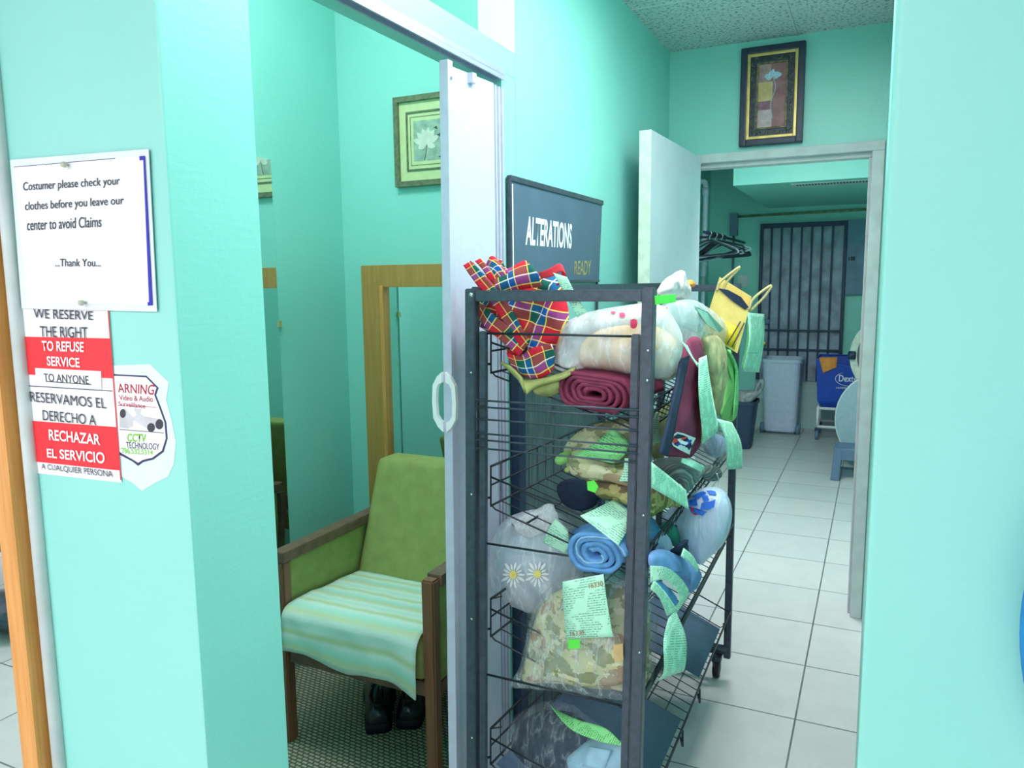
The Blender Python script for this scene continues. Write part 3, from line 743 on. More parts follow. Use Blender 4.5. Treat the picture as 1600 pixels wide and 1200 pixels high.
box('canvas', (ax0, Y2-.016, az0), (ax1, Y2-.004, az1), painted_art('rose_brown_canvas', [(.3, lin((140, 84, 92))), (.7, lin((176, 122, 122)))], 25), gp)
aw, ah = ax1-ax0, az1-az0
for u0, u1, v0, v1, c in ((0, .52, .42, .72, (196, 160, 104)), (0, .52, .30, .42, (120, 72, 88)), (0, .52, 0, .28, (186, 156, 158)), (0, .45, .72, 1, (160, 120, 116))):
    box('painted_patch', (ax0+aw*u0, Y2-.0166, az0+ah*v0), (ax0+aw*u1, Y2-.0155, az0+ah*v1), painted_art('ochre_patch', [(.3, lin(c)), (.7, lin(tuple(min(255, x+36) for x in c)))], 40), gp)
fc = Vector((ax0+aw*.52, Y2-.0168, az0+ah*.80)); bm = bmesh.new()
for k in range(9):
    a = -1.9+k*.475; d = Vector((math.sin(a), 0, math.cos(a)*.8)); q = Vector((d.z, 0, -d.x)); L = .030+.008*math.sin(k*2.1)
    add_hull(bm, [fc+d*L*t+q*w for t, w in ((.05, .003), (.5, .011), (.85, .007), (1, 0), (.85, -.007), (.5, -.011), (.05, -.003))], Vector((0, -.0005-.0002*(k % 4), 0)))
done(bm, 'painted_bloom', simple('pale_blue_petal', (190, 214, 232), .6, var=.15, nscale=120), gp)
tube('painted_stem', cr([fc, fc+Vector((.012, 0, -.05)), fc+Vector((-.006, 0, -.11)), fc+Vector((.002, 0, -.175))], 4), .0022, simple('pale_stem', (190, 200, 206), .6), gp, 6)
settle(gp)
# ALTERATIONS banner, standing by the left wall
XS = -.892
al = thing('alterations_sign', 'slate grey banner sign reading ALTERATIONS on the left wall', 'sign')
tl, tr_, br, bl = [atx(px, py, XS+.006) for px, py in ((799, 285), (940, 321), (934, 431), (797, 405))]
bl.z = 1.515; bl.y = tl.y-.004; zt = 1.766; zb = 1.505
y0, y1 = tl.y, tr_.y
polyplate('banner', [Vector((XS+.004, y0, zb)), Vector((XS+.004, y1-.03, zb)), Vector((XS+.004, y1, zt)), Vector((XS+.004, y0, zt))], Vector((.004, 0, 0)), SLATE, al)
box('top_rail', (XS-.002, y0-.012, zt-.004), (XS+.012, y1+.006, zt+.012), BLACKM, al, .003)
box('side_rail', (XS-.002, y0-.014, 1.34), (XS+.010, y0-.004, zt+.008), BLACKM, al, .002)
box('white_edge', (XS+.003, y0-.003, 1.50), (XS+.009, y0+.004, zt-.01), WHITEI, al)
box('bottom_rail', (XS, y0, zb-.010), (XS+.010, y1-.028, zb), BLACKM, al, .002)
box('leg', (XS, y1-.045, 1.345), (XS+.008, y1-.037, zb-.008), BLACKM, al)
q = [atx(px, py, XS+.0088) for px, py in ((823, 337), (894, 350), (893, 389), (821, 383))]
lettering('ALTERATIONS', quadmap(*q), WHITEI, al, .03)
q = [atx(px, py, XS+.0088) for px, py in ((898, 408), (924, 407), (923, 430), (897, 429))]
lettering('READY', quadmap(*q), GOLD, al, .01)
settle(al)
# dark panel leaning below it
dp = thing('framed_board', 'dark streaky black framed panel standing against the wall behind the rack', 'panel')
t = MT('dark_streaked_panel'); co = t.coord(scale=(1, 9, 1.6)); t.col(t.ramp(t.noise(co, 7, 6, .7), [(.3, lin((48, 64, 76))), (.6, lin((86, 108, 112))), (.8, lin((128, 144, 140)))])); t.set(.4)
ya, yb = 1.872, 2.62
box('board', (XW+.006, ya+.03, .03), (XW+.018, yb-.03, 1.30), t.m, dp)
box('stile', (XW+.004, ya, .004), (XW+.030, ya+.045, 1.335), STEELDK, dp, .003); box('stile', (XW+.004, yb-.045, .004), (XW+.030, yb, 1.335), STEELDK, dp, .003)
box('rail', (XW+.004, ya+.045, 1.29), (XW+.030, yb-.045, 1.335), STEELDK, dp, .003); box('rail', (XW+.004, ya+.045, .004), (XW+.030, yb-.045, .05), STEELDK, dp, .003)
settle(dp)

# ================================================================== DISPLAY RACK
rk = thing('wire_display_rack', 'tall black metal rack with sloping wire baskets standing in the hallway', 'rack')
ZT = 1.486; RY0, RY1 = 1.512, 2.835
NL0, NR0, FL0, FR0 = -.812, -.411, -.720, -.452
def lean(z): return -.018*(1.48-z)
def rx(u, v, z):
    """u 0 left .. 1 right, v 0 near .. 1 far"""
    L = NL0+lean(z); R = NR0+lean(z)*.9
    n = L+(R-L)*u; f = FL0+(FR0-FL0)*u; return n+(f-n)*v
def RP(u, v, z): return Vector((rx(u, v, z), RY0+(RY1-RY0)*v, z))
def post(u, v, z0, z1, w, d, mat, dx=0.0, dy=0.0, name='post'):
    bm = bmesh.new()
    def c(z): p = RP(u, v, z)+Vector((dx, dy, 0)); return [p+Vector(q) for q in ((-w, -d, 0), (w, -d, 0), (w, d, 0), (-w, d, 0))]
    a = [bm.verts.new(p) for p in c(z0)]; b = [bm.verts.new(p) for p in c(z1)]
    bm.faces.new(a[::-1]); bm.faces.new(b)
    for i in range(4): bm.faces.new((a[i], a[(i+1) % 4], b[(i+1) % 4], b[i]))
    bmesh.ops.bevel(bm, geom=bm.edges[:], offset=.002, segments=2, affect='EDGES')
    return done(bm, name, mat, rk)
for u in (0, 1):
    for v in (0, 1):
        p = post(u, v, .075, ZT, .0125, .0125, BLACKM)
        if v == 0:
            for z in (1.478 if u == 0 else 1.36, 1.30, 1.02, .72, .42):
                q = RP(u, v, z)+Vector((.004, -.0127, -.006 if z > 1.4 else 0)); bm = bmesh.new(); add_tube(bm, [q, q+Vector((0, -.0025, 0))], .005 if z > 1.4 else .0028, 8); done(bm, 'bolt', CHROME, p, True)
    post(u, 0, .10, 1.392, .009, .006, BLACKM, .026 if u == 0 else -.026, .004, 'inner_upright')
def rail(a, b, hw, hh, name='top_rail'):
    bm = bmesh.new(); d = (b-a); d.z = 0; d.normalize(); q = Vector((-d.y, d.x, 0))*hw
    add_hull(bm, [a-q, b-q, b+q, a+q], Vector((0, 0, hh))); bmesh.ops.bevel(bm, geom=bm.edges[:], offset=.002, segments=2, affect='EDGES'); return done(bm, name, BLACKM, rk)
e = Vector((.012, 0, 0))
rail(RP(0, 0, ZT-.028)+e, RP(1, 0, ZT-.028)-e, .011, .024); rail(RP(0, 1, ZT-.028)+e, RP(1, 1, ZT-.028)-e, .011, .024)
rail(RP(0, 0, ZT-.022)+Vector((0, .0125, 0)), RP(0, 1, ZT-.022)-Vector((0, .0125, 0)), .010, .026)
rail(RP(0, 0, .085)+e, RP(1, 0, .085)-e, .010, .022, 'base_rail'); rail(RP(0, 1, .085)+e, RP(1, 1, .085)-e, .010, .022, 'base_rail')
rail(RP(0, 0, .085)+Vector((0, .0125, 0)), RP(0, 1, .085)-Vector((0, .0125, 0)), .010, .022, 'base_rail')
# cross wires of the near end
lst = []
for py0, py1 in ((521, 522), (850, 872), (1055, 1090)):
    za = aty(760, py0, RY0).z; lst.append(([RP(.07, 0, za)+Vector((0, .004, 0)), RP(.93, 0, za)+Vector((0, .004, 0))], .0028))
for w_ in lst: tubes('cross_wire', [w_], WIRE, rk)
lst = []
for py in (624, 634, 653, 675, 685, 698):
    z = aty(741, py, RY0).z; lst.append(([RP(.035, 0, z)+Vector((0, -.009, 0)), RP(.975, 0, z)+Vector((0, -.009, 0))], .0024))
za, zb_ = aty(741, 622, RY0).z, aty(741, 702, RY0).z
for u in (.035, .5, .975): lst.append(([RP(u, 0, za)+Vector((0, -.006, 0)), RP(u, 0, zb_)+Vector((0, -.006, 0))], .002))
tubes('guard_wires', lst, BLACKM, rk)
SHZ = [1.300, .985, .660, .326]
def shelf_z(i, u): return SHZ[i]-.125*u
def basket(i):
    L = []; zb = SHZ[i]; zf = zb-.125
    def pt(u, v, dz, dx=0): p = RP(min(max(u, 0), 1), v, zb-.125*u+dz); p.x += dx; return p
    U0, U1 = .05, .96; V0, V1 = .035, .965
    nw = 26
    for k in range(nw+1):
        v = V0+(V1-V0)*k/nw
        path = [pt(U0, v, .095), pt(U0, v, 0), pt(U1, v, 0), pt(U1, v, .075, .024)]
        if k in (0, nw): path = [pt(U0, v, .095)+Vector((.03, 0, .012)), pt(U0, v, .095), pt(U0, v, .004), pt(U0+.03, v, -.003), pt(U1-.04, v, 0), pt(U1, v, .012), pt(U1, v, .075, .024)]
        L.append((path, .0022 if k in (0, nw) else .0016))
    for u, dz, dx, r in ((U0, .095, 0, .0032), (U0, .05, 0, .0024), (U0, 0, 0, .0028), (.28, -.003, 0, .0028), (.62, -.003, 0, .0028), (U1, 0, 0, .003), (U1, .04, .013, .0024), (U1, .075, .024, .0034)):
        L.append(([pt(u, V0, dz, dx), pt(u, V1, dz, dx)], r))
    for v in (V0, V1): L.append(([pt(U0, v, .07), pt(.45, v, .075), pt(U1, v, .07, .022)], .0026))
    for v in (V0, V1):
        for u in (0.0, 1.0): L.append(([pt(u, v-.03 if v < .5 else v+.03, .02), pt(U0 if u == 0 else U1, v, .02)], .003))
    if i == 3:
        for k in range(5):
            v = .15+k*.18; L.append(([pt(U1, v-.012, .072, .026), pt(U1, v, .035, .030), pt(U1, v+.012, .072, .026)], .003))
    b = tubes('wire_basket', L, WIRE, rk, 5)
    if i == 3:
        for va, vb in ((.0, .44), (.62, .93)):
            surf('shelf_liner', [[pt(.08, va+.04, .004), pt(.93, va+.04, .004)], [pt(.08, vb+.02, .004), pt(.93, vb+.02, .004)]], STOOLG, b, 2, .002)
for i in range(4): basket(i)
for u in (0, 1):
    for v in (0, 1):
        cp = RP(u, v, .05)+Vector((-.035 if u == 1 else .035, -.02 if v else .02, 0)); c_ = boxes('caster', [((cp.x-.018, cp.y-.018, .066), (cp.x+.018, cp.y+.018, .086))], BLACKM, rk, .002)
        bm = bmesh.new(); add_tube(bm, [(cp.x-.012, cp.y, .034), (cp.x-.010, cp.y, .034), (cp.x+.010, cp.y, .034), (cp.x+.012, cp.y, .034)], [.026, .033, .033, .026], 16); done(bm, 'wheel', SOLE, c_, True)
q = RP(1, 1, .125); tube('leveller_peg', [q+Vector((0, -.01, -.012)), q+Vector((-.085, -.03, .004)), q+Vector((-.10, -.032, .008))], [.013, .012, .004], BLACKM, rk)
settle(rk)

# ================================================================== WHAT LIES ON THE RACK
NY = Vector((0, -1, 0)); NX = Vector((1, 0, 0))
def YP(pts, y): return [aty(*p[:2], y+(p[2] if len(p) > 2 else 0)) for p in pts]
def XP(pts, x): return [atx(*p[:2], x+(p[2] if len(p) > 2 else 0)) for p in pts]
def ticket(label, L, R, mat=TICK, n=6, group=None):
    return tag(ribbon('ticket', L, R, mat, None, n), label, 'ticket', group)
# red tartan garment on the top basket
pg = thing('tartan_garment', 'red tartan garment bundled on the top basket of the rack', 'garment')
yP = 1.60
pillow('body', YP([(742, 500), (752, 462), (775, 440), (810, 430), (845, 428), (872, 436), (884, 470), (888, 500), (880, 530), (866, 560), (862, 582), (840, 588), (812, 578), (800, 560), (790, 535), (765, 518)], yP), NY, .05, .06, PLAID, pg, amp=.014, freq=17, seed=3, ridge=.017, uvr=.3)
surf('folded_collar', [YP([(770, 432), (800, 418), (822, 408)], yP-.03), YP([(772, 448), (806, 434), (840, 426)], yP-.055), YP([(776, 462), (812, 452), (846, 448)], yP-.05)], PLAID, pg, 5, .006, .004, 20, 5)
surf('pleats', [YP([(742, 408), (752, 404), (757, 416), (766, 401), (775, 404), (777, 416), (782, 404)], yP-.02), YP([(756, 424), (764, 420), (768, 428), (776, 420), (786, 420), (788, 428), (794, 424)], yP-.045), YP([(768, 444), (776, 440), (782, 446), (788, 440), (798, 440), (802, 446), (808, 444)], yP-.05)], PLAID, pg, 4, .004, .002, 20, 6)
surf('sleeve', [YP([(726, 416), (738, 409)], yP-.04), YP([(742, 440), (758, 431)], yP-.06), YP([(772, 478), (788, 468)], yP-.07), YP([(800, 520), (812, 508)], yP-.075), YP([(818, 545), (828, 534)], yP-.07)], PLAID, pg, 6, .010, .003, 20, 7)
surf('sleeve', [YP([(748, 492), (756, 476)], yP-.05), YP([(760, 512), (772, 492)], yP-.07), YP([(782, 530), (800, 512)], yP-.075), YP([(812, 556), (826, 536)], yP-.07)], PLAID, pg, 6, .010, .004, 20, 8)
surf('strap', [YP([(842, 426), (846, 436)], yP-.06), YP([(858, 420), (862, 432)], yP-.065), YP([(873, 412), (877, 424)], yP-.06), YP([(880, 418), (884, 432)], yP-.05), YP([(878, 436), (870, 446)], yP-.045)], simple('plain_red_cloth', (226, 50, 66), .8, var=.1), pg, 5, .005, .002, 20, 9)
surf('hem', [YP([(792, 552), (812, 556), (830, 545), (848, 540), (862, 538)], yP-.06), YP([(798, 568), (816, 574), (836, 572), (852, 562), (866, 556)], yP-.065), YP([(806, 580), (820, 586), (840, 590), (856, 584), (866, 574)], yP-.055)], PLAID, pg, 5, .006, .006, 30, 10)
settle(pg)
ticket('pale green ticket tucked against the tartan garment on the top basket', YP([(864, 426), (884, 462), (902, 496)], yP-.08), YP([(886, 433), (902, 464), (918, 488)], yP-.08))
# white grocery bag of peach clothes
yB = 1.615
gb = thing('plastic_bag', 'white plastic bag of peach coloured clothes on the top basket', 'plastic bag')
OUT = [(864, 566), (872, 532), (884, 506), (905, 492), (935, 484), (970, 478), (1005, 474), (1035, 478), (1056, 500), (1068, 530), (1064, 562), (1048, 588), (1018, 592), (985, 586), (950, 580), (915, 578), (880, 580)]
pb = Pillow(YP(OUT, yB), NY, .085, .08, amp=.010, freq=12, seed=11, ridge=.006)
pb.build('bag_film', BAGW, gb)
pillow('contents', YP([(908, 570), (912, 535), (940, 515), (985, 508), (1030, 512), (1056, 535), (1052, 570), (1010, 584), (950, 578)], yB), NY, .072, .066, CREAM, gb, amp=.010, freq=16, seed=12, ridge=.012)
PINK = simple('pink_print', (236, 70, 110), .5)
for (cx, cy, rx_, ry_) in ((972, 492, 5, 4), (990, 506, 6, 8), (958, 488, 4, 2)):
    polyplate('pink_print', [pb.at(lambda x, y: aty(x, y, yB), cx+rx_*math.cos(a*.785)*(1+.3*math.sin(3*a)), cy+ry_*math.sin(a*.785), .003) for a in range(8)], Vector((0, -.0006, 0)), PINK, gb)
settle(gb)
sb = thing('plastic_bag', 'translucent plastic bag with olive cloth and red lettering behind the near right post', 'plastic bag')
pS = Pillow(XP([(1018, 505), (1030, 490), (1046, 498), (1062, 522), (1068, 550), (1060, 578), (1046, 594), (1030, 590), (1018, 570)], -.45), (.6, -.8, 0), .05, .05, amp=.006, freq=14, seed=14, ridge=.006)
pS.build('bag_film', film('beige_bag_film', (226, 226, 196), .7, .95, .3), sb)
lettering('SO', lambda u, v: pS.at(lambda x, y: atx(x, y, -.45), 1031+u*15, 531-v*10+u*5, .004), REDP, sb, .03)
settle(sb)
# olive folded thing under the tartan and maroon folded cloth
def spiral_roll(name, mat, c, ex, ez, ey, a, b, layers, depth, th, parent=None, gap=1.0, edge=None, seed=0):
    """flat-rolled cloth: a stadium spiral of real layers, extruded along ey"""
    bm = bmesh.new(); pts = []; n = 26
    for k in range(int(layers*n)+1):
        t = k/n; s = 1-t/layers*.80; an = 2*math.pi*t
        w = a-b; x = math.cos(an); z = math.sin(an); rb = b*s
        px_ = (w*s*.95 if x > 0 else -w*s*.95)*min(1, abs(x)*3)+rb*x; pz_ = rb*z
        wob = .0022*noise.noise(Vector((x*3+seed, z*3, t)))
        pts.append((px_+wob, pz_+wob))
    m = len(pts); NS = 5; rows = []
    for i, (x, z) in enumerate(pts):
        x0, z0 = pts[max(i-1, 0)]; x1, z1 = pts[min(i+1, m-1)]; nx, nz = -(z1-z0), (x1-x0); L = math.hypot(nx, nz) or 1; nx, nz = nx/L*th/2, nz/L*th/2
        row = []
        for j in range(NS):
            d = depth*j/(NS-1); wv = .004*noise.noise(Vector((x*9, z*9, d*20+seed)))
            o = c+ey*(d+ .006*noise.noise(Vector((x*20+seed, z*20, 0)))*(1 if j == 0 else 0))
            row.append((bm.verts.new(o+ex*(x+nx)+ez*(z+nz+wv)), bm.verts.new(o+ex*(x-nx)+ez*(z-nz+wv))))
        rows.append(row)
    for i in range(m-1):
        for j in range(NS-1):
            A, B, C_, D = rows[i][j], rows[i+1][j], rows[i+1][j+1], rows[i][j+1]
            bm.faces.new((A[0], B[0], C_[0], D[0])); bm.faces.new((A[1], D[1], C_[1], B[1]))
        for j in (0, NS-1): A, B = rows[i][j], rows[i+1][j]; bm.faces.new((A[0], A[1], B[1], B[0]))
    for i in (0, m-1):
        for j in range(NS-1): A, D = rows[i][j], rows[i][j+1]; bm.faces.new((A[0], D[0], D[1], A[1]))
    return done(bm, name, mat, parent, True)
ol = thing('olive_cloth', 'folded olive cloth under the tartan garment on the top basket', 'cloth')
surf('upper_fold', [YP([(782, 566), (812, 590), (850, 592), (900, 574)], 1.545), YP([(800, 574), (822, 600), (846, 596), (892, 582)], 1.525), YP([(816, 590), (822, 616), (836, 606), (880, 588)], 1.515)], OLIVE, ol, 5, .006, .003, 18, 2)
surf('lower_fold', [YP([(828, 604), (846, 596), (872, 588)], 1.530), YP([(836, 613), (852, 610), (874, 602)], 1.525), YP([(846, 617), (860, 618), (874, 612)], 1.545)], OLIVE, ol, 5, .006, .002, 18, 4)
settle(ol)
cM = aty(926, 615, 1.525)
mr = thing('maroon_cloth', 'folded maroon cloth lying under the peach filled bag', 'cloth')
spiral_roll('rolled_layers', MAROON, cM, Vector((1, 0, -.10)), Vector((.1, 0, 1)), Vector((.05, 1, 0)), .086, .040, 4.5, .18, .0075, mr, seed=2)
spiral_roll('outer_wrap', MAROON, cM+Vector((.02, .012, -.002)), Vector((1, 0, -.12)), Vector((.1, 0, 1)), Vector((.05, 1, 0)), .078, .047, 1.0, .17, .006, mr, seed=5)
settle(mr)

# --- top basket, hallway side
tb = thing('plastic_bag', 'white shopping bag knotted in pink, on the top basket past the near post', 'plastic bag')
xB = -.44
pT = Pillow(XP([(1020, 505), (1030, 480), (1050, 468), (1078, 468), (1104, 482), (1128, 505), (1136, 522), (1124, 540), (1096, 548), (1064, 545), (1040, 530)], xB), (.75, -.66, .1), .06, .07, amp=.010, freq=9, seed=17, ridge=.008)
pT.build('bag_film', BAGW, tb)
pillow('knot', XP([(1028, 458), (1036, 442), (1050, 430), (1066, 422), (1070, 436), (1078, 452), (1070, 468), (1046, 466)], xB), (.75, -.66, 0), .025, .025, simple('pink_white_film', (250, 218, 220), .3, var=.12, nscale=40), tb, amp=.006, freq=26, seed=18, ridge=.006)
polyplate('pink_print', [pT.at(lambda x, y: atx(x, y, xB), px, py, .003) for px, py in ((1024, 486), (1042, 478), (1038, 492), (1030, 496))], Vector((.001, -.001, 0)), PINK, tb)
polyplate('green_print', [pT.at(lambda x, y: atx(x, y, xB), px, py, .004) for px, py in ((1084, 478), (1104, 488), (1130, 514), (1124, 520), (1104, 506))], Vector((.001, -.001, 0)), simple('grey_green_print', (140, 190, 170), .5), tb)
settle(tb)
tag(polyplate('tag_label', XP([(1023, 462), (1056, 460), (1056, 472), (1024, 476)], xB+.05), Vector((-.0006, .0006, 0)), LIME), 'lime green paper tag stuck below the pink knot of the shopping bag', 'tag')
tag(pillow('orange_cloth', XP([(1074, 444), (1078, 437), (1084, 442), (1083, 448), (1077, 449)], -.5), NX, .012, .012, ORANGE, None, amp=.002, seed=2), 'small scrap of orange cloth beside the pink bag knot', 'cloth')
# yellow paper bag
yb_ = thing('paper_bag', 'yellow paper shopping bag with tan cord handles lying tilted on the rack', 'paper bag')
yk = 2.42; c4 = YP([(1120, 448), (1171, 480), (1152, 552), (1098, 516)], yk); th = Vector((-.01, .10, .03))
bm = bmesh.new(); A = [bm.verts.new(p) for p in c4]; B = [bm.verts.new(p+th) for p in c4]
for i in range(1, 4): bm.faces.new((A[i], B[i], B[(i+1) % 4], A[(i+1) % 4]))
bm.faces.new(A); bm.faces.new(B[::-1])
o = done(bm, 'bag_body', KRAFT, yb_); m = o.modifiers.new('paper', 'SOLIDIFY'); m.thickness = .0015; m.offset = 0
polyplate('navy_lining', YP([(1121, 450), (1138, 453), (1158, 464), (1170, 480), (1164, 484), (1144, 470)], yk-.004), Vector((0, -.001, 0)), DARKCL, yb_)
def bow(a, m1, top, m2, b): return tube('cord_handle', cr([a, m1, top, m2, b], 6), .0042, ROPE, yb_, 6)
q = lambda px, py, dy=0.0: aty(px, py, yk+dy)
bow(q(1120, 454, -.004), q(1126, 440, -.004), q(1156, 417), q(1136, 440, .004), q(1128, 458, .004)); bow(q(1170, 484, -.004), q(1178, 466, -.004), q(1205, 446), q(1194, 464, .004), q(1172, 486, .004))
YEL = simple('bright_yellow_print', (250, 214, 40), .5)
surf('yellow_band', [YP([(1134, 502), (1154, 512)], yk-.003), YP([(1124, 530), (1148, 546)], yk-.003)], YEL, yb_, 2, .001)
bm = bmesh.new()
for a_, b_ in (((1157, 502), (1136, 538)), ((1163, 504), (1144, 542))): add_tube(bm, YP([a_, b_], yk-.005), .0018, 6)
done(bm, 'black_stripes', BLACKM, yb_)
settle(yb_)
ticket('long green ticket hanging from the yellow paper bag', XP([(1168, 488, .02), (1170, 530, .035), (1160, 580, .02)], -.42), XP([(1194, 491, .02), (1194, 530, .035), (1186, 582, .02)], -.42))
ticket('narrow green ticket end folded behind the hanging ticket of the yellow bag', XP([(1168, 500), (1166, 540), (1158, 575)], -.445), XP([(1178, 502), (1174, 545), (1168, 580)], -.445), TICK2)
# maroon trouser leg with patch
mp_ = thing('maroon_garment', 'maroon garment with white edged shield patch hanging over the front of the rack', 'garment')
xm = -.385
pM = Pillow(XP([(1070, 540), (1082, 526), (1094, 532), (1098, 560), (1096, 620), (1094, 670), (1092, 700), (1080, 714), (1058, 714), (1036, 710), (1040, 680), (1052, 630), (1062, 580)], xm), (.8, -.6, 0), .022, .022, amp=.007, freq=9, seed=21)
pM.build('cloth', MAROON, mp_)
surf('navy_panel', [XP([(1064, 560, .016), (1076, 556, .02)], xm), XP([(1052, 620, .018), (1062, 622, .024)], xm), XP([(1038, 680, .016), (1050, 684, .024)], xm), XP([(1031, 708, .012), (1042, 712, .02)], xm)], DARKCL, mp_, 5, .006)
def mf(px, py, l): return pM.at(lambda x, y: atx(x, y, xm), px, py, l)
def mplate(name, px, l, mat): return polyplate(name, [mf(*p, l) for p in px], Vector((.0005, -.0005, 0)), mat, mp_)
mplate('patch_border', [(1048, 690), (1051, 680), (1058, 675), (1068, 677), (1085, 684), (1082, 698), (1076, 710), (1062, 703), (1052, 697)], .004, WHITEI)
mplate('patch_field', [(1051, 689), (1053, 682), (1059, 678), (1068, 680), (1082, 686), (1080, 697), (1075, 706), (1063, 700), (1054, 695)], .0055, DARKCL)
mplate('patch_red', [(1051, 690), (1053, 684), (1059, 686), (1072, 682), (1077, 684), (1062, 689), (1053, 693)], .0062, REDP)
mplate('patch_blue', [(1055, 694), (1062, 691), (1080, 686.5), (1079, 693), (1070, 698), (1063, 699)], .0062, BLUEI)
mplate('patch_emblem', [(1058, 686), (1064, 685), (1068, 689), (1074, 691), (1076, 695), (1070, 695), (1062, 693)], .0070, WHITEI)
settle(mp_)
ticket('mint green ticket strip along the maroon garment edge', XP([(1064, 533), (1076, 552), (1090, 574)], -.36), XP([(1074, 540), (1084, 560), (1093, 569)], -.365), TICK)
ticket('long mint ticket hanging beside the maroon garment', XP([(1092, 560), (1092, 620, .01), (1099, 692)], -.36), XP([(1104, 555), (1112, 610, .01), (1124, 672)], -.36))
ticket('green under-copy of the ticket beside the maroon garment', XP([(1091, 600), (1092, 650), (1097, 694)], -.378), XP([(1100, 600), (1102, 650), (1104, 690)], -.378), TICK2)
sl = thing('tan_garment', 'tan camouflage sleeve hanging at the rack front beside green cloth', 'garment')
pillow('sleeve', XP([(1098, 530), (1104, 522), (1118, 524), (1130, 538), (1132, 580), (1128, 620), (1122, 644), (1116, 650), (1112, 610), (1104, 570)], -.40), (.8, -.6, 0), .03, .03, SANDC, sl, amp=.006, freq=14, seed=24, ridge=.006)
settle(sl)
gc = thing('green_garment', 'bright green folded cloth hanging at far end of the top basket', 'garment')
pillow('cloth', XP([(1126, 546), (1139, 545), (1150, 575), (1152, 630), (1146, 658), (1126, 652), (1130, 620), (1134, 580)], -.42), (.8, -.6, 0), .02, .03, GREENCL, gc, amp=.004, freq=12, seed=25)
surf('fold', [XP([(1136, 546, .02), (1141, 547, .02)], -.42), XP([(1149, 578, .02), (1153, 580, .02)], -.42), XP([(1145, 658, .02), (1151, 640, .02)], -.42)], TICK2, gc, 4, .003)
settle(gc)
ticket('curled mint ticket draped over clear bag on the second basket', XP([(1120, 654), (1134, 690, .015), (1136, 734, .012)], -.36), XP([(1144, 660), (1158, 692, .015), (1160, 732, .012)], -.36))

# --- second basket
y2 = 1.63
cp = thing('camouflage_garment', 'pale camouflage shirt heaped on the second basket', 'garment')
pillow('heap', YP([(882, 700), (900, 678), (925, 664), (960, 655), (986, 652), (1000, 700), (1000, 770), (985, 782), (950, 778), (925, 752), (895, 740), (884, 720)], y2+.02), NY, .05, .06, CAMO, cp, amp=.012, freq=13, seed=31, ridge=.012)
surf('collar_fold', [YP([(888, 718), (912, 710), (950, 724), (990, 722)], y2-.045), YP([(896, 735), (920, 730), (952, 738), (990, 742)], y2-.07), YP([(908, 745), (926, 745), (955, 752), (990, 760)], y2-.06)], CAMO, cp, 5, .006, .007, 25, 32)
surf('lower_fold', [YP([(915, 752), (950, 756), (995, 762)], y2-.05), YP([(930, 768), (955, 772), (995, 782)], y2-.068), YP([(945, 780), (965, 784), (995, 794)], y2-.05)], CAMO2, cp, 5, .006, .006, 25, 33)
for px, py in ((886, 734), (960, 735)):
    bm = bmesh.new(); p = aty(px, py, y2-.085); add_tube(bm, [p, p+Vector((0, -.002, 0))], .006, 12); done(bm, 'button', OLIVE, cp, True)
settle(cp)
ticket('wide green ticket lying on the camouflage shirt of the second basket', YP([(958, 668, .0), (925, 695, -.03), (895, 712, -.02)], y2-.04), YP([(984, 692, 0), (975, 712, -.03), (958, 724, -.02)], y2-.05), TICK2)
ticket('narrow mint ticket standing beside the near right post on the second basket', YP([(976, 716), (974, 735), (967, 752)], y2-.10), YP([(986, 716), (986, 735), (986, 753)], y2-.10))
tag(polyplate('tag_label', YP([(917, 753), (928, 750), (935, 760), (930, 770), (918, 766)], y2-.095), Vector((0, .0006, 0)), LIME), 'small lime green tag on the fold of the camouflage shirt', 'tag')
tag(pillow('green_cloth', YP([(868, 716), (876, 708), (890, 706), (892, 718), (880, 726), (870, 724)], y2-.02), NY, .02, .02, GREENCL, None, amp=.003, seed=3), 'small green cloth beside the camouflage shirt on the second basket', 'cloth')
tag(pillow('dark_garment', YP([(870, 760), (890, 748), (915, 752), (935, 770), (930, 790), (905, 798), (880, 786)], y2+.08), NY, .02, .03, DARKCL, None, amp=.006, seed=36), 'dark folded garment at the back of the second basket', 'garment')
kg = thing('striped_garment', 'grey striped knit folded over the front edge of the second basket', 'garment')
surf('fold', [XP([(1020, 722, -.05), (1050, 716, -.03), (1085, 722, 0), (1100, 738, .01)], -.42), XP([(1030, 738, -.03), (1054, 726, .01), (1078, 734, .03), (1088, 752, .02)], -.42), XP([(1046, 752, -.02), (1062, 742, .02), (1072, 750, .03), (1076, 764, .02)], -.42), XP([(1056, 756, -.02), (1062, 754, 0), (1068, 758, .02), (1068, 770, .01)], -.42)], GREYCL, kg, 6, .010, .004, 20, 37)
pillow('cuff', XP([(1098, 732), (1110, 726), (1124, 732), (1126, 744), (1116, 752), (1100, 748)], -.41), (.8, -.6, 0), .018, .02, GREYCL, kg, amp=.005, freq=22, seed=38, ridge=.005)
tube('drawstring', cr(XP([(1120, 740), (1123, 752), (1118, 762), (1110, 770)], -.39), 5), .0022, WHITEI, kg, 6)
settle(kg)
ticket('pale ticket lying across the grey striped knit', XP([(1066, 716, .02), (1084, 720, .03), (1102, 730, .02)], -.40), XP([(1064, 722, .02), (1080, 730, .035), (1096, 738, .02)], -.40))
cb = thing('plastic_bag', 'clear bag of lilac cloth at the far end of the second basket', 'plastic bag')
pillow('contents', XP([(1102, 690), (1112, 678), (1128, 682), (1132, 700), (1122, 714), (1106, 710)], -.43), (.8, -.6, 0), .03, .03, LILAC, cb, amp=.006, freq=16, seed=40, ridge=.006)
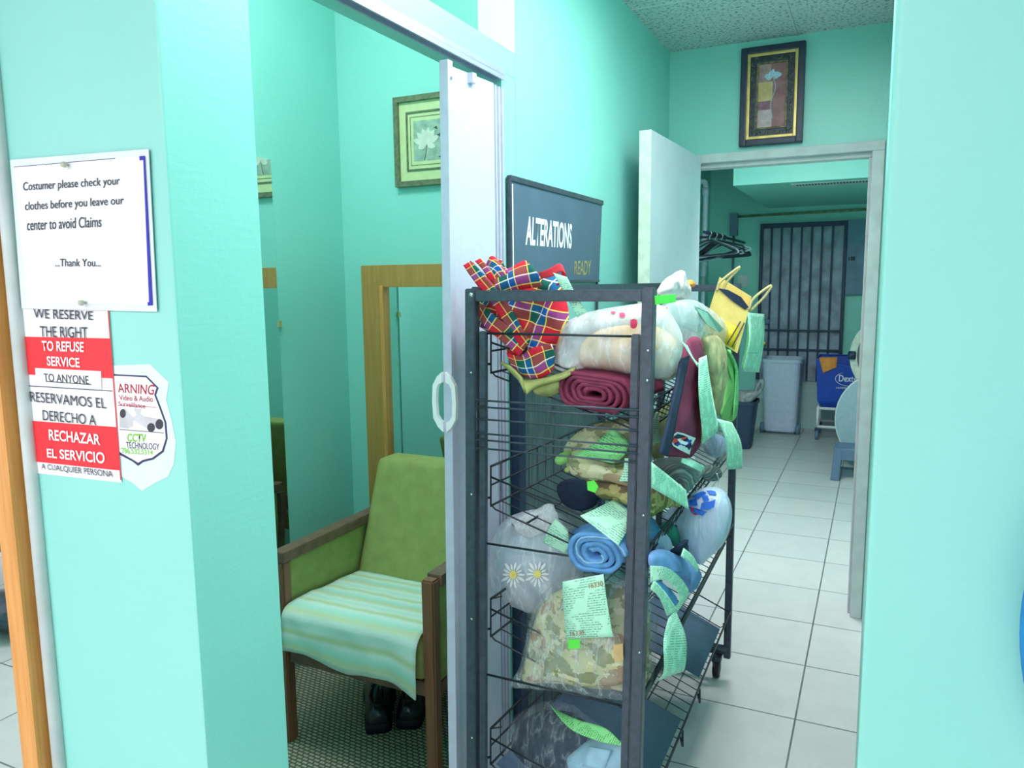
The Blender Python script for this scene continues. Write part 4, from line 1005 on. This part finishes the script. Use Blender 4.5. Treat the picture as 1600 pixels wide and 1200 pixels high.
pillow('bag_film', XP([(1094, 696), (1106, 668), (1126, 662), (1138, 680), (1136, 706), (1122, 722), (1100, 716)], -.43), (.8, -.6, 0), .04, .04, BAGC, cb, amp=.006, freq=18, seed=41, ridge=.008)
settle(cb)
ticket('tall mint ticket just past the near right post, above the knit', XP([(1020, 642), (1019, 668), (1019, 694)], -.43), XP([(1028, 644), (1031, 668), (1034, 692)], -.43))
bt = thing('plastic_bag', 'clear bag of beige clothes behind the maroon garment', 'plastic bag')
pillow('contents', XP([(1020, 664), (1030, 640), (1050, 630), (1056, 660), (1046, 700), (1030, 716), (1020, 712)], -.50), (.8, -.6, 0), .03, .04, TAN, bt, amp=.006, freq=18, seed=42, ridge=.01)
settle(bt)
ticket('long mint ticket sloping across the olive cloth under the striped knit', XP([(1018, 722), (1046, 744, .015), (1072, 766, .02)], -.385), XP([(1018, 762), (1046, 778, .015), (1076, 796, .02)], -.385))
og = thing('olive_garment', 'olive camouflage cloth hanging under the long sloping ticket', 'garment')
pillow('cloth', XP([(1014, 758), (1030, 756), (1052, 776), (1062, 790), (1040, 792), (1022, 800), (1014, 806)], -.42), (.8, -.6, 0), .02, .03, CAMO2, og, amp=.005, freq=16, seed=43, ridge=.006)
settle(og)

# --- third basket
wb = thing('plastic_bag', 'white plastic bag printed with yellow centred daisies on the third basket', 'plastic bag')
yW = 1.69
pW = Pillow(YP([(766, 890), (770, 845), (786, 815), (815, 800), (850, 796), (880, 806), (900, 835), (912, 880), (905, 920), (880, 945), (845, 958), (815, 950), (780, 930)], yW), NY, .075, .07, amp=.010, freq=10, seed=51, ridge=.010)
pW.build('bag_film', BAGW, wb)
pillow('contents', YP([(780, 890), (790, 850), (830, 830), (870, 840), (895, 880), (870, 925), (830, 935), (792, 920)], yW+.01), NY, .05, .05, PALEBL, wb, amp=.008, freq=14, seed=52)
for dx, dy in ((802, 898), (840, 897)):
    bm = bmesh.new(); n = 14
    for k in range(n):
        a = 2*math.pi*k/n; L = 18+3*math.sin(k*2.3)
        P_ = [(dx+math.cos(a+s*.17)*r*L/18, dy+math.sin(a+s*.17)*r*L/18*1.1) for r, s in ((4, 0), (11, 1), (17, .5), (18, -.2), (12, -1))]
        add_hull(bm, [pW.at(lambda x, y: aty(x, y, yW), *p, .004) for p in P_], Vector((0, -.0006, 0)))
    d_ = done(bm, 'daisy_print', WHITEI, wb)
    polyplate('yellow_centre', [pW.at(lambda x, y: aty(x, y, yW), dx+6*math.cos(a*.63), dy+6.5*math.sin(a*.63), .007) for a in range(10)], Vector((0, -.0006, 0)), simple('daisy_yellow', (252, 232, 130), .5), d_)
surf('gathered_handles', [YP([(800, 818), (815, 806), (850, 790), (866, 790)], yW-.05), YP([(805, 826), (822, 824), (848, 808), (868, 800)], yW-.08), YP([(806, 832), (828, 842), (852, 832), (876, 822)], yW-.07)], BAGW, wb, 5, .002, .006, 22, 54)
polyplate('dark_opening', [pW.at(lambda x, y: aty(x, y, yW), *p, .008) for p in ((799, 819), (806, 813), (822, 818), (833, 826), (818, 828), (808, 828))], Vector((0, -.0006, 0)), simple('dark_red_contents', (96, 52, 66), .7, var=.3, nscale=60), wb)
settle(wb)
ticket('green ticket leaning on the daisy bag', YP([(868, 810, 0), (854, 832, -.01), (848, 848, 0)], yW-.10), YP([(888, 828, 0), (888, 852, -.01), (884, 866, 0)], yW-.10))
jr = thing('rolled_jeans', 'rolled blue jeans under a green ticket on the third basket', 'jeans')
cJ = aty(930, 866, 1.50)
spiral_roll('rolled_legs', DENIM, cJ, Vector((1, 0, .12)), Vector((-.12, 0, 1)), Vector((.1, 1, -.05)), .066, .046, 3.4, .20, .010, jr, seed=9)
spiral_roll('hem_stitch', DENIML, cJ+Vector((0, -.002, 0)), Vector((1, 0, .12)), Vector((-.12, 0, 1)), Vector((.1, 1, -.05)), .0685, .0485, 1.0, .012, .003, jr, seed=9)
pillow('loose_fold', YP([(890, 838), (905, 822), (935, 820), (975, 832), (986, 850), (975, 866), (930, 850), (900, 852)], 1.66), NY, .03, .05, DENIM, jr, amp=.006, freq=18, seed=55, ridge=.006)
settle(jr)
ticket('pale green ticket lying on top of the rolled jeans', YP([(960, 780, .06), (930, 795, 0), (906, 806, -.02)], 1.52), YP([(986, 800, .03), (980, 828, .0), (966, 852, -.035)], 1.52))
tag(pillow('rolled_jeans', YP([(968, 782), (985, 776), (1000, 800), (1000, 850), (985, 846), (975, 810)], 1.70), NY, .03, .04, DENIM, None, amp=.005, seed=56), 'blue jeans partly hidden behind the near right post on third basket', 'jeans')
# printed bag bulging at the front
bb = thing('plastic_bag', 'bulging white bag with blue block print at the front of the third basket', 'plastic bag')
yBB = 1.98
pBB = Pillow(YP([(1034, 812), (1052, 790), (1078, 772), (1104, 761), (1130, 766), (1143, 790), (1142, 820), (1130, 850), (1108, 872), (1094, 882), (1076, 864), (1052, 840)], yBB), (.12, -.99, .05), .07, .08, amp=.006, freq=8, seed=61, ridge=.006)
pBB.build('bag_film', BAGB, bb)
BLP = simple('bright_blue_print', (36, 110, 220), .5, var=.1)
for q_ in ([(1078, 774), (1094, 764), (1104, 770), (1090, 780)], [(1104, 763), (1118, 766), (1120, 774), (1108, 772)], [(1076, 782), (1088, 778), (1090, 790), (1078, 790)], [(1096, 774), (1106, 774), (1108, 782), (1100, 784)], [(1096, 786), (1108, 784), (1118, 780), (1116, 792), (1106, 797), (1094, 796)], [(1076, 792), (1088, 794), (1104, 800), (1098, 806), (1080, 800)]):
    q2 = [q_[i] if t == 0 else ((q_[i][0]+q_[(i+1) % len(q_)][0])/2, (q_[i][1]+q_[(i+1) % len(q_)][1])/2) for i in range(len(q_)) for t in (0, 1)]
    polyplate('blue_print', [pBB.at(lambda x, y: aty(x, y, yBB), *p, .004) for p in q2], Vector((0, -.0007, 0)), BLP, bb)
polyplate('red_print', [pBB.at(lambda x, y: aty(x, y, yBB), *p, .004) for p in ((1078, 790), (1082, 794), (1092, 804), (1086, 805), (1079, 800))], Vector((.0006, -.0004, 0)), REDP, bb)
settle(bb)
pp = thing('plastic_bag', 'small pale purple tinted plastic bag behind the denim at the near right post', 'plastic bag')
pillow('bag_film', XP([(1016, 850), (1026, 826), (1040, 834), (1048, 858), (1040, 872), (1022, 880)], -.44), (.8, -.6, 0), .03, .03, film('lilac_film', (196, 206, 240), .8, .95, .3), pp, amp=.006, freq=18, seed=62, ridge=.006)
settle(pp)
tag(pillow('green_garment', XP([(1034, 826), (1046, 814), (1062, 832), (1076, 854), (1060, 858), (1046, 846)], -.45), (.8, -.6, 0), .02, .03, fabric('deep_green_cloth', (62, 140, 124), .15), None, amp=.005, seed=63), 'deep green cloth between the blue printed bag and the denim', 'garment')
tag(surf('dark_garment', [XP([(1048, 862), (1060, 866)], -.40), XP([(1062, 852, .02), (1072, 862, .02)], -.40), XP([(1074, 843, .03), (1072, 862, .03)], -.40)], DARKCL, None, 5, .008, .003), 'dark pointed cloth edge lying above the light denim', 'garment')
dn = thing('jeans', 'light blue jeans folded over the front of the third basket', 'jeans')
pillow('fold', XP([(1016, 866), (1034, 858), (1060, 868), (1086, 885), (1094, 900), (1088, 918), (1074, 926), (1064, 906), (1044, 892), (1018, 888)], -.40), (.8, -.6, .2), .03, .04, DENIM2, dn, amp=.006, freq=12, seed=64, ridge=.008)
pillow('hanging_leg', XP([(1018, 906), (1032, 908), (1050, 924), (1058, 938), (1056, 954), (1044, 958), (1040, 938), (1026, 922)], -.40), (.8, -.6, 0), .016, .02, DENIM, dn, amp=.004, freq=14, seed=65, ridge=.004)
settle(dn)
ticket('pale ticket edge tucked between denim and the blue printed bag', XP([(1068, 856, .02), (1082, 868, .03), (1092, 886, .03)], -.38), XP([(1064, 868, .02), (1080, 882, .03), (1090, 894, .03)], -.38))
ticket('arched mint ticket looped over the light blue jeans', XP([(1016, 884, 0), (1044, 888, .025), (1066, 906, .03), (1076, 928, .02), (1060, 954, 0)], -.36), XP([(1016, 910, 0), (1036, 906, .02), (1054, 918, .025), (1062, 936, .02), (1054, 950, 0)], -.365))
ticket('crumpled mint ticket dropping beside the camouflage bag', XP([(1016, 920, 0), (1030, 934, .01), (1042, 962, .01)], -.375), XP([(1022, 906, 0), (1040, 926, .01), (1060, 955, .015)], -.37))
ticket('long mint ticket hanging in folds above the bottom basket', XP([(1044, 966, 0), (1037, 1000, .02), (1037, 1048, .02), (1026, 1065, -.02)], -.38), XP([(1056, 954, 0), (1072, 998, .02), (1070, 1044, .02), (1058, 1052, -.02)], -.38))

# --- camouflage uniform in a clear bag
cu = thing('bagged_uniform', 'camouflage uniform in a clear plastic bag on the lowest but one basket', 'garment bag')
yC = 1.59
CO = [(800, 1070), (812, 1040), (824, 985), (836, 945), (860, 915), (900, 898), (960, 896), (1010, 912), (1026, 950), (1026, 1010), (1020, 1060), (1008, 1092), (960, 1088), (900, 1078), (850, 1074)]
pillow('uniform', YP([(815, 1062), (824, 1020), (838, 960), (868, 925), (930, 912), (990, 920), (1014, 960), (1014, 1030), (1005, 1078), (940, 1075), (870, 1066)], yC), NY, .05, .05, CAMO, cu, amp=.010, freq=14, seed=71, ridge=.012)
surf('folded_front', [YP([(850, 1030), (900, 1018), (960, 1005), (1010, 985)], yC-.05), YP([(850, 1048), (900, 1042), (960, 1030), (1010, 1010)], yC-.07), YP([(846, 1064), (900, 1068), (960, 1070), (1010, 1060)], yC-.055)], CAMO, cu, 5, .006, .005, 20, 72)
polyplate('tan_patch', YP([(958, 1008), (973, 1006), (974, 1032), (960, 1034)], yC-.088), Vector((0, .002, 0)), simple('ochre_patch_cloth', (216, 178, 124), .7), cu)
pillow('clear_bag', YP(CO, yC), NY, .078, .07, BAGC, cu, amp=.010, freq=16, seed=73, ridge=.014)
settle(cu)
mt = thing('ticket', 'large mint ticket with red numbers taped on the bagged uniform', 'ticket')
TQ = [aty(*p, yC-.105) for p in ((879, 909), (943, 897), (958, 995), (885, 998))]
surf('sheet', [[TQ[0], TQ[1]], [TQ[0].lerp(TQ[3], .33)+Vector((0, -.004, 0)), TQ[1].lerp(TQ[2], .33)+Vector((0, -.004, 0))], [TQ[0].lerp(TQ[3], .66)+Vector((0, -.003, 0)), TQ[1].lerp(TQ[2], .66)+Vector((0, -.003, 0))], [TQ[3], TQ[2]]], TICK, mt, 4, .0006)
off = Vector((0, -.006, 0)); RB = simple('red_brown_number', (176, 116, 90), .6)
lettering('16330', quadmap(*YP([(921, 911), (943, 906), (944, 914), (922, 918)], yC-.105), off), RB, mt, .01)
lettering('16330', quadmap(*YP([(892, 985), (914, 983), (914, 991), (893, 992)], yC-.105), off), RB, mt, .01)
settle(mt)
tag(polyplate('tag_label', YP([(887, 999), (906, 999), (906, 1013), (888, 1014)], yC-.10), Vector((0, .0006, 0)), LIME), 'small lime tag just below the large numbered ticket', 'tag')
# --- bottom basket
db = thing('bagged_garment', 'dark blue garment in clear plastic on the bottom basket', 'garment bag')
yD = 1.65
pillow('garment', YP([(800, 1150), (820, 1122), (860, 1112), (905, 1125), (935, 1160), (930, 1195), (890, 1222), (840, 1215), (806, 1185)], yD), NY, .05, .06, DARKCL, db, amp=.008, freq=12, seed=81, ridge=.006)
pillow('clear_bag', YP([(790, 1150), (806, 1118), (850, 1098), (900, 1112), (945, 1150), (950, 1200), (900, 1234), (830, 1225), (794, 1190)], yD), NY, .07, .07, film('glossy_clear_film', (226, 236, 246), .04, .26, .08, 18), db, amp=.010, freq=18, seed=82, ridge=.016)
settle(db)
ls = thing('shirt', 'pale blue folded shirt on the bottom basket', 'shirt')
pillow('folded_body', YP([(886, 1190), (900, 1172), (925, 1156), (960, 1160), (990, 1172), (996, 1215), (960, 1235), (910, 1230)], 1.60), NY, .03, .05, PALEBL, ls, amp=.006, freq=14, seed=83, ridge=.008)
surf('pocket_flap', [YP([(920, 1166), (955, 1172)], 1.567), YP([(916, 1180), (950, 1186)], 1.562), YP([(910, 1196), (944, 1204)], 1.564)], PALEBL, ls, 4, .003)
settle(ls)
ticket('green ticket lying over the dark garment on the bottom basket', YP([(858, 1100, .03), (890, 1138, 0), (935, 1158, -.01), (974, 1166, -.02)], 1.56), YP([(866, 1108, .04), (902, 1124, .02), (946, 1138, .0), (974, 1164, -.02)], 1.56), TICK2)

# ================================================================== BACK ROOM
# barred security door
sd = thing('security_door', 'weathered grey exterior door behind dark blue security bars', 'door')
bx0, bx1, bz1, bz0 = -1.085, -.285, 2.045, .485
box('door_panel', (bx0+.01, Y4-.03, bz0), (bx1-.01, Y4-.002, bz1-.02), DOORBK, sd)
box('frame_side', (bx0, Y4-.075, bz0), (bx0+.03, Y4-.002, bz1), STEELDK, sd, .003); box('frame_side', (bx1-.03, Y4-.075, bz0), (bx1, Y4-.002, bz1), STEELDK, sd, .003)
box('frame_top', (bx0+.03, Y4-.075, bz1-.045), (bx1-.03, Y4-.002, bz1), STEELDK, sd, .003)
for i in range(8):
    x = bx0+.11+i*.0935
    if x < bx1-.04: box('bar', (x-.009, Y4-.062, bz0), (x+.009, Y4-.046, bz1-.045), STEELDK, sd, .002)
for z in (aty(1260, 516, Y4).z, aty(1260, 546, Y4).z): box('cross_bar', (bx0+.03, Y4-.066, z-.009), (bx1-.03, Y4-.05, z+.009), STEELDK, sd, .002)
p = aty(1199, 502, Y4-.03); bm = bmesh.new(); add_tube(bm, [p, p+Vector((0, -.05, 0)), p+Vector((0, -.055, 0))], [.028, .028, .022], 14); done(bm, 'lock', GREYMET, sd, True)
p = aty(1194, 536, Y4-.03); bm = bmesh.new(); add_tube(bm, [p, p+Vector((0, -.05, 0)), p+Vector((0, -.06, 0))], [.012, .03, .02], 14); done(bm, 'knob', GOLD, sd, True)
settle(sd)
pn = thing('metal_sheet', 'grey metal sheet fixed to the wall right of the barred door', 'panel')
pb0 = aty(1326, 348, Y4-.04); pb1 = aty(1350, 462, Y4-.04)
box('sheet', (bx1+.004, Y4-.075, aty(1330, 460, Y4).z), (bx1+.24, Y4-.003, 2.05), GREYMET, pn, .003)
p = aty(1329, 404, Y4-.08); boxes('black_marks', [((p.x-.02, Y4-.0765, p.z-.02), (p.x-.008, Y4-.0745, p.z+.015)), ((p.x+.0, Y4-.0765, p.z-.018), (p.x+.04, Y4-.0745, p.z+.02))], INK, pn)
settle(pn)
cdt = thing('conduit', 'thin metal conduit running along the back wall above the barred door', 'pipe')
zc = aty(1250, 334, Y4-.03).z
tube('pipe', [(-1.33, Y4-.02, zc), (.40, Y4-.02, zc+.02)], .012, simple('stained_conduit', (150, 152, 120), .5, .2, var=.15), cdt)
box('junction_box', (-1.385, Y4-.07, zc-.19), (-1.31, Y4-.002, zc+.03), GREYMET, cdt, .004); tube('pipe', [(-1.35, Y4-.02, zc-.19), (-1.35, Y4-.02, .9)], .012, GREYMET, cdt)
settle(cdt)
tag(box('outlet_cover', (aty(1153, 440, Y4).x, Y4-.012, aty(1160, 448, Y4).z), (aty(1169, 440, Y4).x, Y4-.001, aty(1160, 430, Y4).z), GREYTRIM, None, .004), 'pale square cover plate on the back wall left of the barred door', 'cover plate')
p = atx(1101, 300, BX0+.05)
wp = thing('water_pipe', 'white pipe with elbow running down beside the hanging rod', 'pipe')
xp = BX0+.16; yp = atx(1103, 290, xp).y; ztop = atx(1103, 283, xp).z; zbot = atx(1098, 432, xp).z
tube('pipe', cr([(xp-.15, yp, ztop), (xp-.04, yp, ztop), (xp, yp, ztop-.04), (xp, yp, ztop-.3), (xp-.005, yp, zbot)], 6), .024, PVC, wp, 10)
for z in (ztop-.06, zbot+.16): tube('coupling', [(xp, yp, z), (xp, yp, z-.06)], .030, PVC, wp, 12)
tube('lower_pipe', [(xp-.005, yp, zbot+.02), (xp-.005, yp, .05)], .018, PVC, wp, 10)
settle(wp)
rd = thing('hanging_rod', 'dark rod with end bracket holding black hangers in the back room', 'rod')
rp = aty(1121, 368, 6.7); rX, rz = rp.x, rp.z
tube('rod', [(rX, 6.15, rz), (rX, Y4-.01, rz)], .012, STEELDK, rd); tube('bracket', [(BX0+.005, 6.9, rz), (rX, 6.9, rz)], .010, STEELDK, rd)
settle(rd)
HL = simple('pale_hanger', (170, 190, 206), .4)
HK = simple('black_hanger', (30, 38, 52), .35)
def hanger(y, yaw, tilt, mat):
    h_ = thing('clothes_hanger', 'plastic clothes hanger in the tight bunch on the back room rod', 'hanger', 'hangers on the back room rod')
    tube('hook', cr([(-.014, .0, -.012), (-.016, 0, .006), (.0, 0, .016), (.016, 0, .004), (.010, 0, -.016), (0, 0, -.03), (0, 0, -.062)], 4), .0035, CHROME if mat is HL else HK, h_, 6)
    tube('shoulders', cr([(-.21, 0, -.150), (-.12, 0, -.105), (0, 0, -.06), (.12, 0, -.105), (.21, 0, -.150)], 4), .009, mat, h_, 6)
    tube('bar', cr([(-.21, 0, -.150), (-.205, 0, -.172), (0, 0, -.178), (.205, 0, -.172), (.21, 0, -.150)], 4), .008, mat, h_, 6)
    h_.location = (rX, y, rz+.002); h_.rotation_euler = (0, tilt, yaw); return h_
for k in range(13):
    hanger(6.30+k*.062, random.uniform(-.12, .12), random.uniform(-.07, .07) if k not in (4, 9) else -.22, HL if k % 4 == 1 else HK)
# bins
def bin_(name, label, cx, cy, w0, d0, w1, d1, h_, mat, wheels=False):
    t = thing(name, label, 'bin'); bm = bmesh.new()
    lv = [(0.03, w0, d0), (.05, w0+.006, d0+.006), (h_-.03, w1, d1), (h_-.03, w1+.018, d1+.018), (h_, w1+.020, d1+.020), (h_, w1-.006, d1-.006), (.06, w0-.01, d0-.01)]
    prev = None
    for z, w, d in lv:
        ring_ = []
        for k in range(24):
            a = 2*math.pi*(k+.5)/24; c_, s_ = math.cos(a), math.sin(a); e_ = .35
            ring_.append(bm.verts.new((cx+w/2*math.copysign(abs(c_)**e_, c_), cy+d/2*math.copysign(abs(s_)**e_, s_), z if z > .04 or not wheels else z)))
        if prev:
            for k in range(24): bm.faces.new((prev[k], prev[(k+1) % 24], ring_[(k+1) % 24], ring_[k]))
        else: bm.faces.new(ring_[::-1])
        prev = ring_
    bm.faces.new(prev)
    for v in bm.verts: v.co.z -= .028 if not wheels else 0
    done(bm, 'body', mat, t, False); return t
wbn = bin_('wheeled_bin', 'tall grey white wheeled bin in front of the barred door', -.80, 7.88, .30, .30, .36, .40, .735, BINW, True)
for s in (-1, 1):
    tube('wheel', [(-.80+s*.165-.02, 7.80, .05), (-.80+s*.165+.02, 7.80, .05)], .05, GREYMET, wbn, 16)
box('foot', (-.93, 7.80, .0), (-.67, 8.05, .035), BINW, wbn, .01); box('handle_bar', (-.86, 7.715, .62), (-.74, 7.735, .65), BINW, wbn, .006)
settle(wbn)
bbn = bin_('waste_bin', 'dark blue waste bin with a bunched grey liner bag', -1.07, 7.03, .22, .22, .30, .30, .46, BINB)
pillow('liner_bag', [Vector((-1.07+.19*math.cos(a)*(1+.1*math.sin(3*a)), 6.95, .48+.07*math.sin(a)+.03*math.cos(2*a))) for a in [2*math.pi*k/12 for k in range(12)]], NY, .08, .22, simple('grey_brown_liner', (156, 158, 160), .4, var=.2, nscale=26), bbn, amp=.014, freq=14, seed=91, ridge=.014)
tube('tied_ear', cr([(-.93, 6.95, .50), (-.91, 6.94, .58), (-.87, 6.94, .62), (-.88, 6.95, .54), (-.92, 6.95, .50)], 5), .018, simple('grey_liner_ear', (136, 146, 150), .4, var=.2), bbn, 8)
settle(bbn)
# laundry cart
lc = thing('laundry_cart', 'blue laundry cart on a white wheeled frame in the back room', 'cart')
cxx = aty(1275, 640, 7.70).x; cx0, cx1 = cxx, cxx+.62; cy0, cy1 = 7.62, 8.02
zt_, zb1 = aty(1275, 558, 7.65).z, aty(1275, 636, 7.65).z
bm = bmesh.new(); prev = None
for z, e_ in ((zt_, 0), (zt_-.01, -.012), (zb1+.06, .012), (zb1, .05)):
    ring_ = [bm.verts.new(p) for p in ((cx0+e_, cy0+e_, z-(.03 if False else 0)), ((cx0+cx1)/2, cy0+e_, z-(.07 if z > zt_-.02 else 0)), (cx1-e_, cy0+e_, z), (cx1-e_, cy1-e_, z), ((cx0+cx1)/2, cy1-e_, z), (cx0+e_, cy1-e_, z))]
    if prev:
        for k in range(6): bm.faces.new((prev[k], prev[(k+1) % 6], ring_[(k+1) % 6], ring_[k]))
    prev = ring_
bm.faces.new(prev)
tubm = done(bm, 'tub', CARTB, lc); m = tubm.modifiers.new('wall', 'SOLIDIFY'); m.thickness = .012; m = tubm.modifiers.new('b', 'BEVEL'); m.width = .02; m.segments = 3
fz = zb1-.008
for name, pts in (('frame_tube', [(cx0+.02, cy0+.02, fz), (cx1-.02, cy0+.02, fz), (cx1-.02, cy1-.02, fz), (cx0+.02, cy1-.02, fz), (cx0+.02, cy0+.02, fz)]), ('frame_tube', [(cx0+.02, cy0+.02, .12), (cx1-.02, cy0+.02, .12), (cx1-.02, cy1-.02, .12), (cx0+.02, cy1-.02, .12), (cx0+.02, cy0+.02, .12)])):
    tube(name, pts, .014, WHITEI, lc)
for x in (cx0+.02, cx1-.02):
    for y in (cy0+.02, cy1-.02):
        tube('frame_leg', [(x, y, fz), (x, y, .12)], .012, WHITEI, lc)
        c_ = box('caster', (x-.02, y-.02, .075), (x+.02, y+.02, .108), BINB, lc, .004); tube('wheel', [(x-.014, y-.02, .042), (x+.014, y-.02, .042)], .042, GREYMET, c_, 16)
lettering('Dexter', quadmap(*[Vector((x, cy0-.006, z)) for x, z in ((cxx+.19, zt_-.155), (cxx+.37, zt_-.155), (cxx+.37, zt_-.215), (cxx+.19, zt_-.215))]), WHITEI, lc, .01)
lettering('LAUNDRY EQUIPMENT', quadmap(*[Vector((x, cy0-.006, z)) for x, z in ((cxx+.17, zt_-.265), (cxx+.39, zt_-.265), (cxx+.39, zt_-.285), (cxx+.17, zt_-.285))]), WHITEI, lc, .01)
tube('oval_logo', [(cxx+.28+.12*math.cos(a), cy0-.004, zt_-.19+.065*math.sin(a)) for a in [2*math.pi*k/24 for k in range(24)]], .003, WHITEI, lc, 5, True)
settle(lc)
oc = [aty(*p, cy0-.02) for p in ((1280, 562), (1308, 561), (1307, 574), (1286, 583))]
tag(surf('cleaning_cloth', [[oc[0]+Vector((0, .06, .012)), oc[1]+Vector((0, .06, .012))], [oc[0]+Vector((0, .006, .01)), oc[1]+Vector((0, .006, .01))], [oc[0].lerp(oc[3], .6)+Vector((0, -.0, 0)), oc[1].lerp(oc[2], .6)], [oc[3], oc[2]]], ORANGE, None, 5, .006, .004, 20, 7), 'orange cloth hung over the edge of the blue laundry cart', 'cloth')
# round folding table top standing on edge, and the pale rimmed round above it
ftb = thing('folding_table', 'round grey folding table standing on edge behind the door jamb', 'table')
tc_ = Vector((.095, 6.45, .40)); nn = Vector((-.25, -.97, 0)).normalized(); ex_ = Vector((0, 0, 1)).cross(nn); R_ = .36
bm = bmesh.new(); add_hull(bm, [tc_+ex_*R_*math.cos(a)+Vector((0, 0, R_*1.05*math.sin(a))) for a in [2*math.pi*k/40 for k in range(40)]], -nn*.025); done(bm, 'tabletop', TABLEG, ftb)
tube('rim', [tc_+ex_*R_*math.cos(a)+Vector((0, 0, R_*1.05*math.sin(a)))-nn*.012 for a in [2*math.pi*k/40 for k in range(40)]], .013, GREYTRIM, ftb, 6, True)
for s in (-1, 1): tube('folded_leg', [tc_+ex_*s*.2-nn*.04+Vector((0, 0, .2)), tc_+ex_*s*.2-nn*.04-Vector((0, 0, .39))], .012, GREYMET, ftb)
settle(ftb)
rw = thing('round_disc', 'pale rimmed round disc with dark centre standing above the folded table', 'disc')
rc = Vector((.075, 6.95, .86)); R2 = .27
bm = bmesh.new(); n_ = 40
def rpt(r, a, d): return rc+ex_*r*math.cos(a)+Vector((0, 0, r*1.15*math.sin(a)))-nn*d
for k in range(n_):
    a, b = 2*math.pi*k/n_, 2*math.pi*(k+1)/n_
    add_hull(bm, [rpt(R2, a, 0), rpt(R2, b, 0), rpt(R2-.055, b, .01), rpt(R2-.055, a, .01)], -nn*.03)
done(bm, 'rim', simple('cream_rim', (214, 222, 206), .5), rw)
bm = bmesh.new(); add_hull(bm, [rpt(R2-.05, 2*math.pi*k/n_, .02) for k in range(n_)], -nn*.01); done(bm, 'dark_face', simple('mauve_grey_face', (120, 110, 136), .6), rw)
tube('clip', [rpt(R2, math.pi, -.02), rpt(R2-.05, math.pi, -.02)], .035, BINB, rw); tube('support', [rpt(R2*.9, -1.57, .05), Vector((rc.x, rc.y+.05, .01))], .02, GREYMET, rw)
settle(rw)
# step stool
st_ = thing('step_stool', 'small slate grey plastic step stool by the door jamb', 'stool')
sp = atz(1297, 750, .0); sx0, sy0 = sp.x, sp.y; sw, sdp, sh = .34, .26, .245
bm = bmesh.new(); add_box(bm, (sx0+.015, sy0, sh-.035), (sx0+sw-.015, sy0+sdp, sh), .012, 3); done(bm, 'top', STOOLG, st_)
for s in (0, 1):
    for y in (0, 1):
        x0 = sx0 if s == 0 else sx0+sw-.06; yy = sy0-.012 if y == 0 else sy0+sdp-.04; bm = bmesh.new()
        add_box(bm, (x0, yy, 0), (x0+.06, yy+.05, sh-.03), .008)
        for v in bm.verts: v.co.x += (.018 if s == 0 else -.018)*v.co.z/sh; v.co.y += (.012 if y == 0 else -.012)*v.co.z/sh
        done(bm, 'leg', STOOLG, st_)
box('apron', (sx0+.06, sy0+.002, sh-.085), (sx0+sw-.06, sy0+.016, sh-.03), STOOLG, st_, .003); box('lower_brace', (sx0+.045, sy0+sdp-.03, .035), (sx0+sw-.05, sy0+sdp-.015, .055), STOOLG, st_, .003)
settle(st_)
# front room lamp fittings; hallway, fitting and back room ones are added for brightness
for nm, lb, x, y, z, sx, sy in (('shop_or_added_lamp', 'flat white ceiling light panel over the front room, behind the camera', -.5, -1.7, ZC, 1.2, .6), ('shop_or_added_lamp', 'flat white ceiling light panel over the front room, to the left', -2.3, -1.5, ZC, 1.2, .6), ('shop_or_added_lamp', 'flat white light panel added out of view to brighten the hallway', -.27, 1.75, ZC, .45, 1.6), ('shop_or_added_lamp', 'square white light panel added to brighten the fitting room', -1.5, 1.6, ZF, .55, .55), ('shop_or_added_lamp', 'flat white light panel added to brighten the back room', -.6, 4.15, BZ, .65, .75)):
    L_ = thing(nm, lb, 'ceiling light'); ring('frame', 0, 1, 0, 1, .1, 0, 1, GREYTRIM, L_).data.clear_geometry()
    me = L_.children[0].data; bm = bmesh.new()
    for lo, hi in (((-sx/2, -sy/2, -.02), (sx/2, -sy/2+.03, 0)), ((-sx/2, sy/2-.03, -.02), (sx/2, sy/2, 0)), ((-sx/2, -sy/2+.03, -.02), (-sx/2+.03, sy/2-.03, 0)), ((sx/2-.03, -sy/2+.03, -.02), (sx/2, sy/2-.03, 0))): add_box(bm, lo, hi)
    bm.to_mesh(me); bm.free()
    box('diffuser', (-sx/2+.03, -sy/2+.03, -.012), (sx/2-.03, sy/2-.03, -.002), glow('lamp_diffuser', (.95, .98, 1, 1), 3.0), L_)
    L_.location = (x, y, z)
# blue plastic sliver at the right edge and the seat seen in the left mirror
bp = aty(1596, 965, Y1-.045); bx = bp.x
bo = thing('blue_bag', 'bright blue plastic bag hanging on the wall at the right edge', 'bag')
pillow('bag_body', [Vector((bx+.13+r*math.cos(a), Y1-.045, z0+rz_*math.sin(a))) for r, z0, rz_ in ((.131, bp.z, .19),) for a in [2*math.pi*k/14 for k in range(14)]], NY, .04, .035, simple('blue_plastic', (34, 144, 222), .35, var=.1), bo, amp=.003, seed=95)
tube('strap', [(bx+.13, Y1-.03, bp.z+.17), (bx+.13, Y1-.02, bp.z+.6)], .006, simple('blue_strap', (30, 110, 190), .5), bo)
settle(bo)
armchair('armchair', 'green armchair with dark arms seen in the pine framed mirror', -3.98, -.75, math.pi*1.02)
tag(pillow('dark_bag', [Vector((-3.42+.22*math.cos(a)*(1+.2*math.cos(2*a)), -.42, .085+.08*math.sin(a))) for a in [2*math.pi*k/10 for k in range(10)]], NY, .12, .12, BLACKM, None, amp=.012, seed=97), 'dark low bag on the floor seen in the pine framed mirror', 'bag')
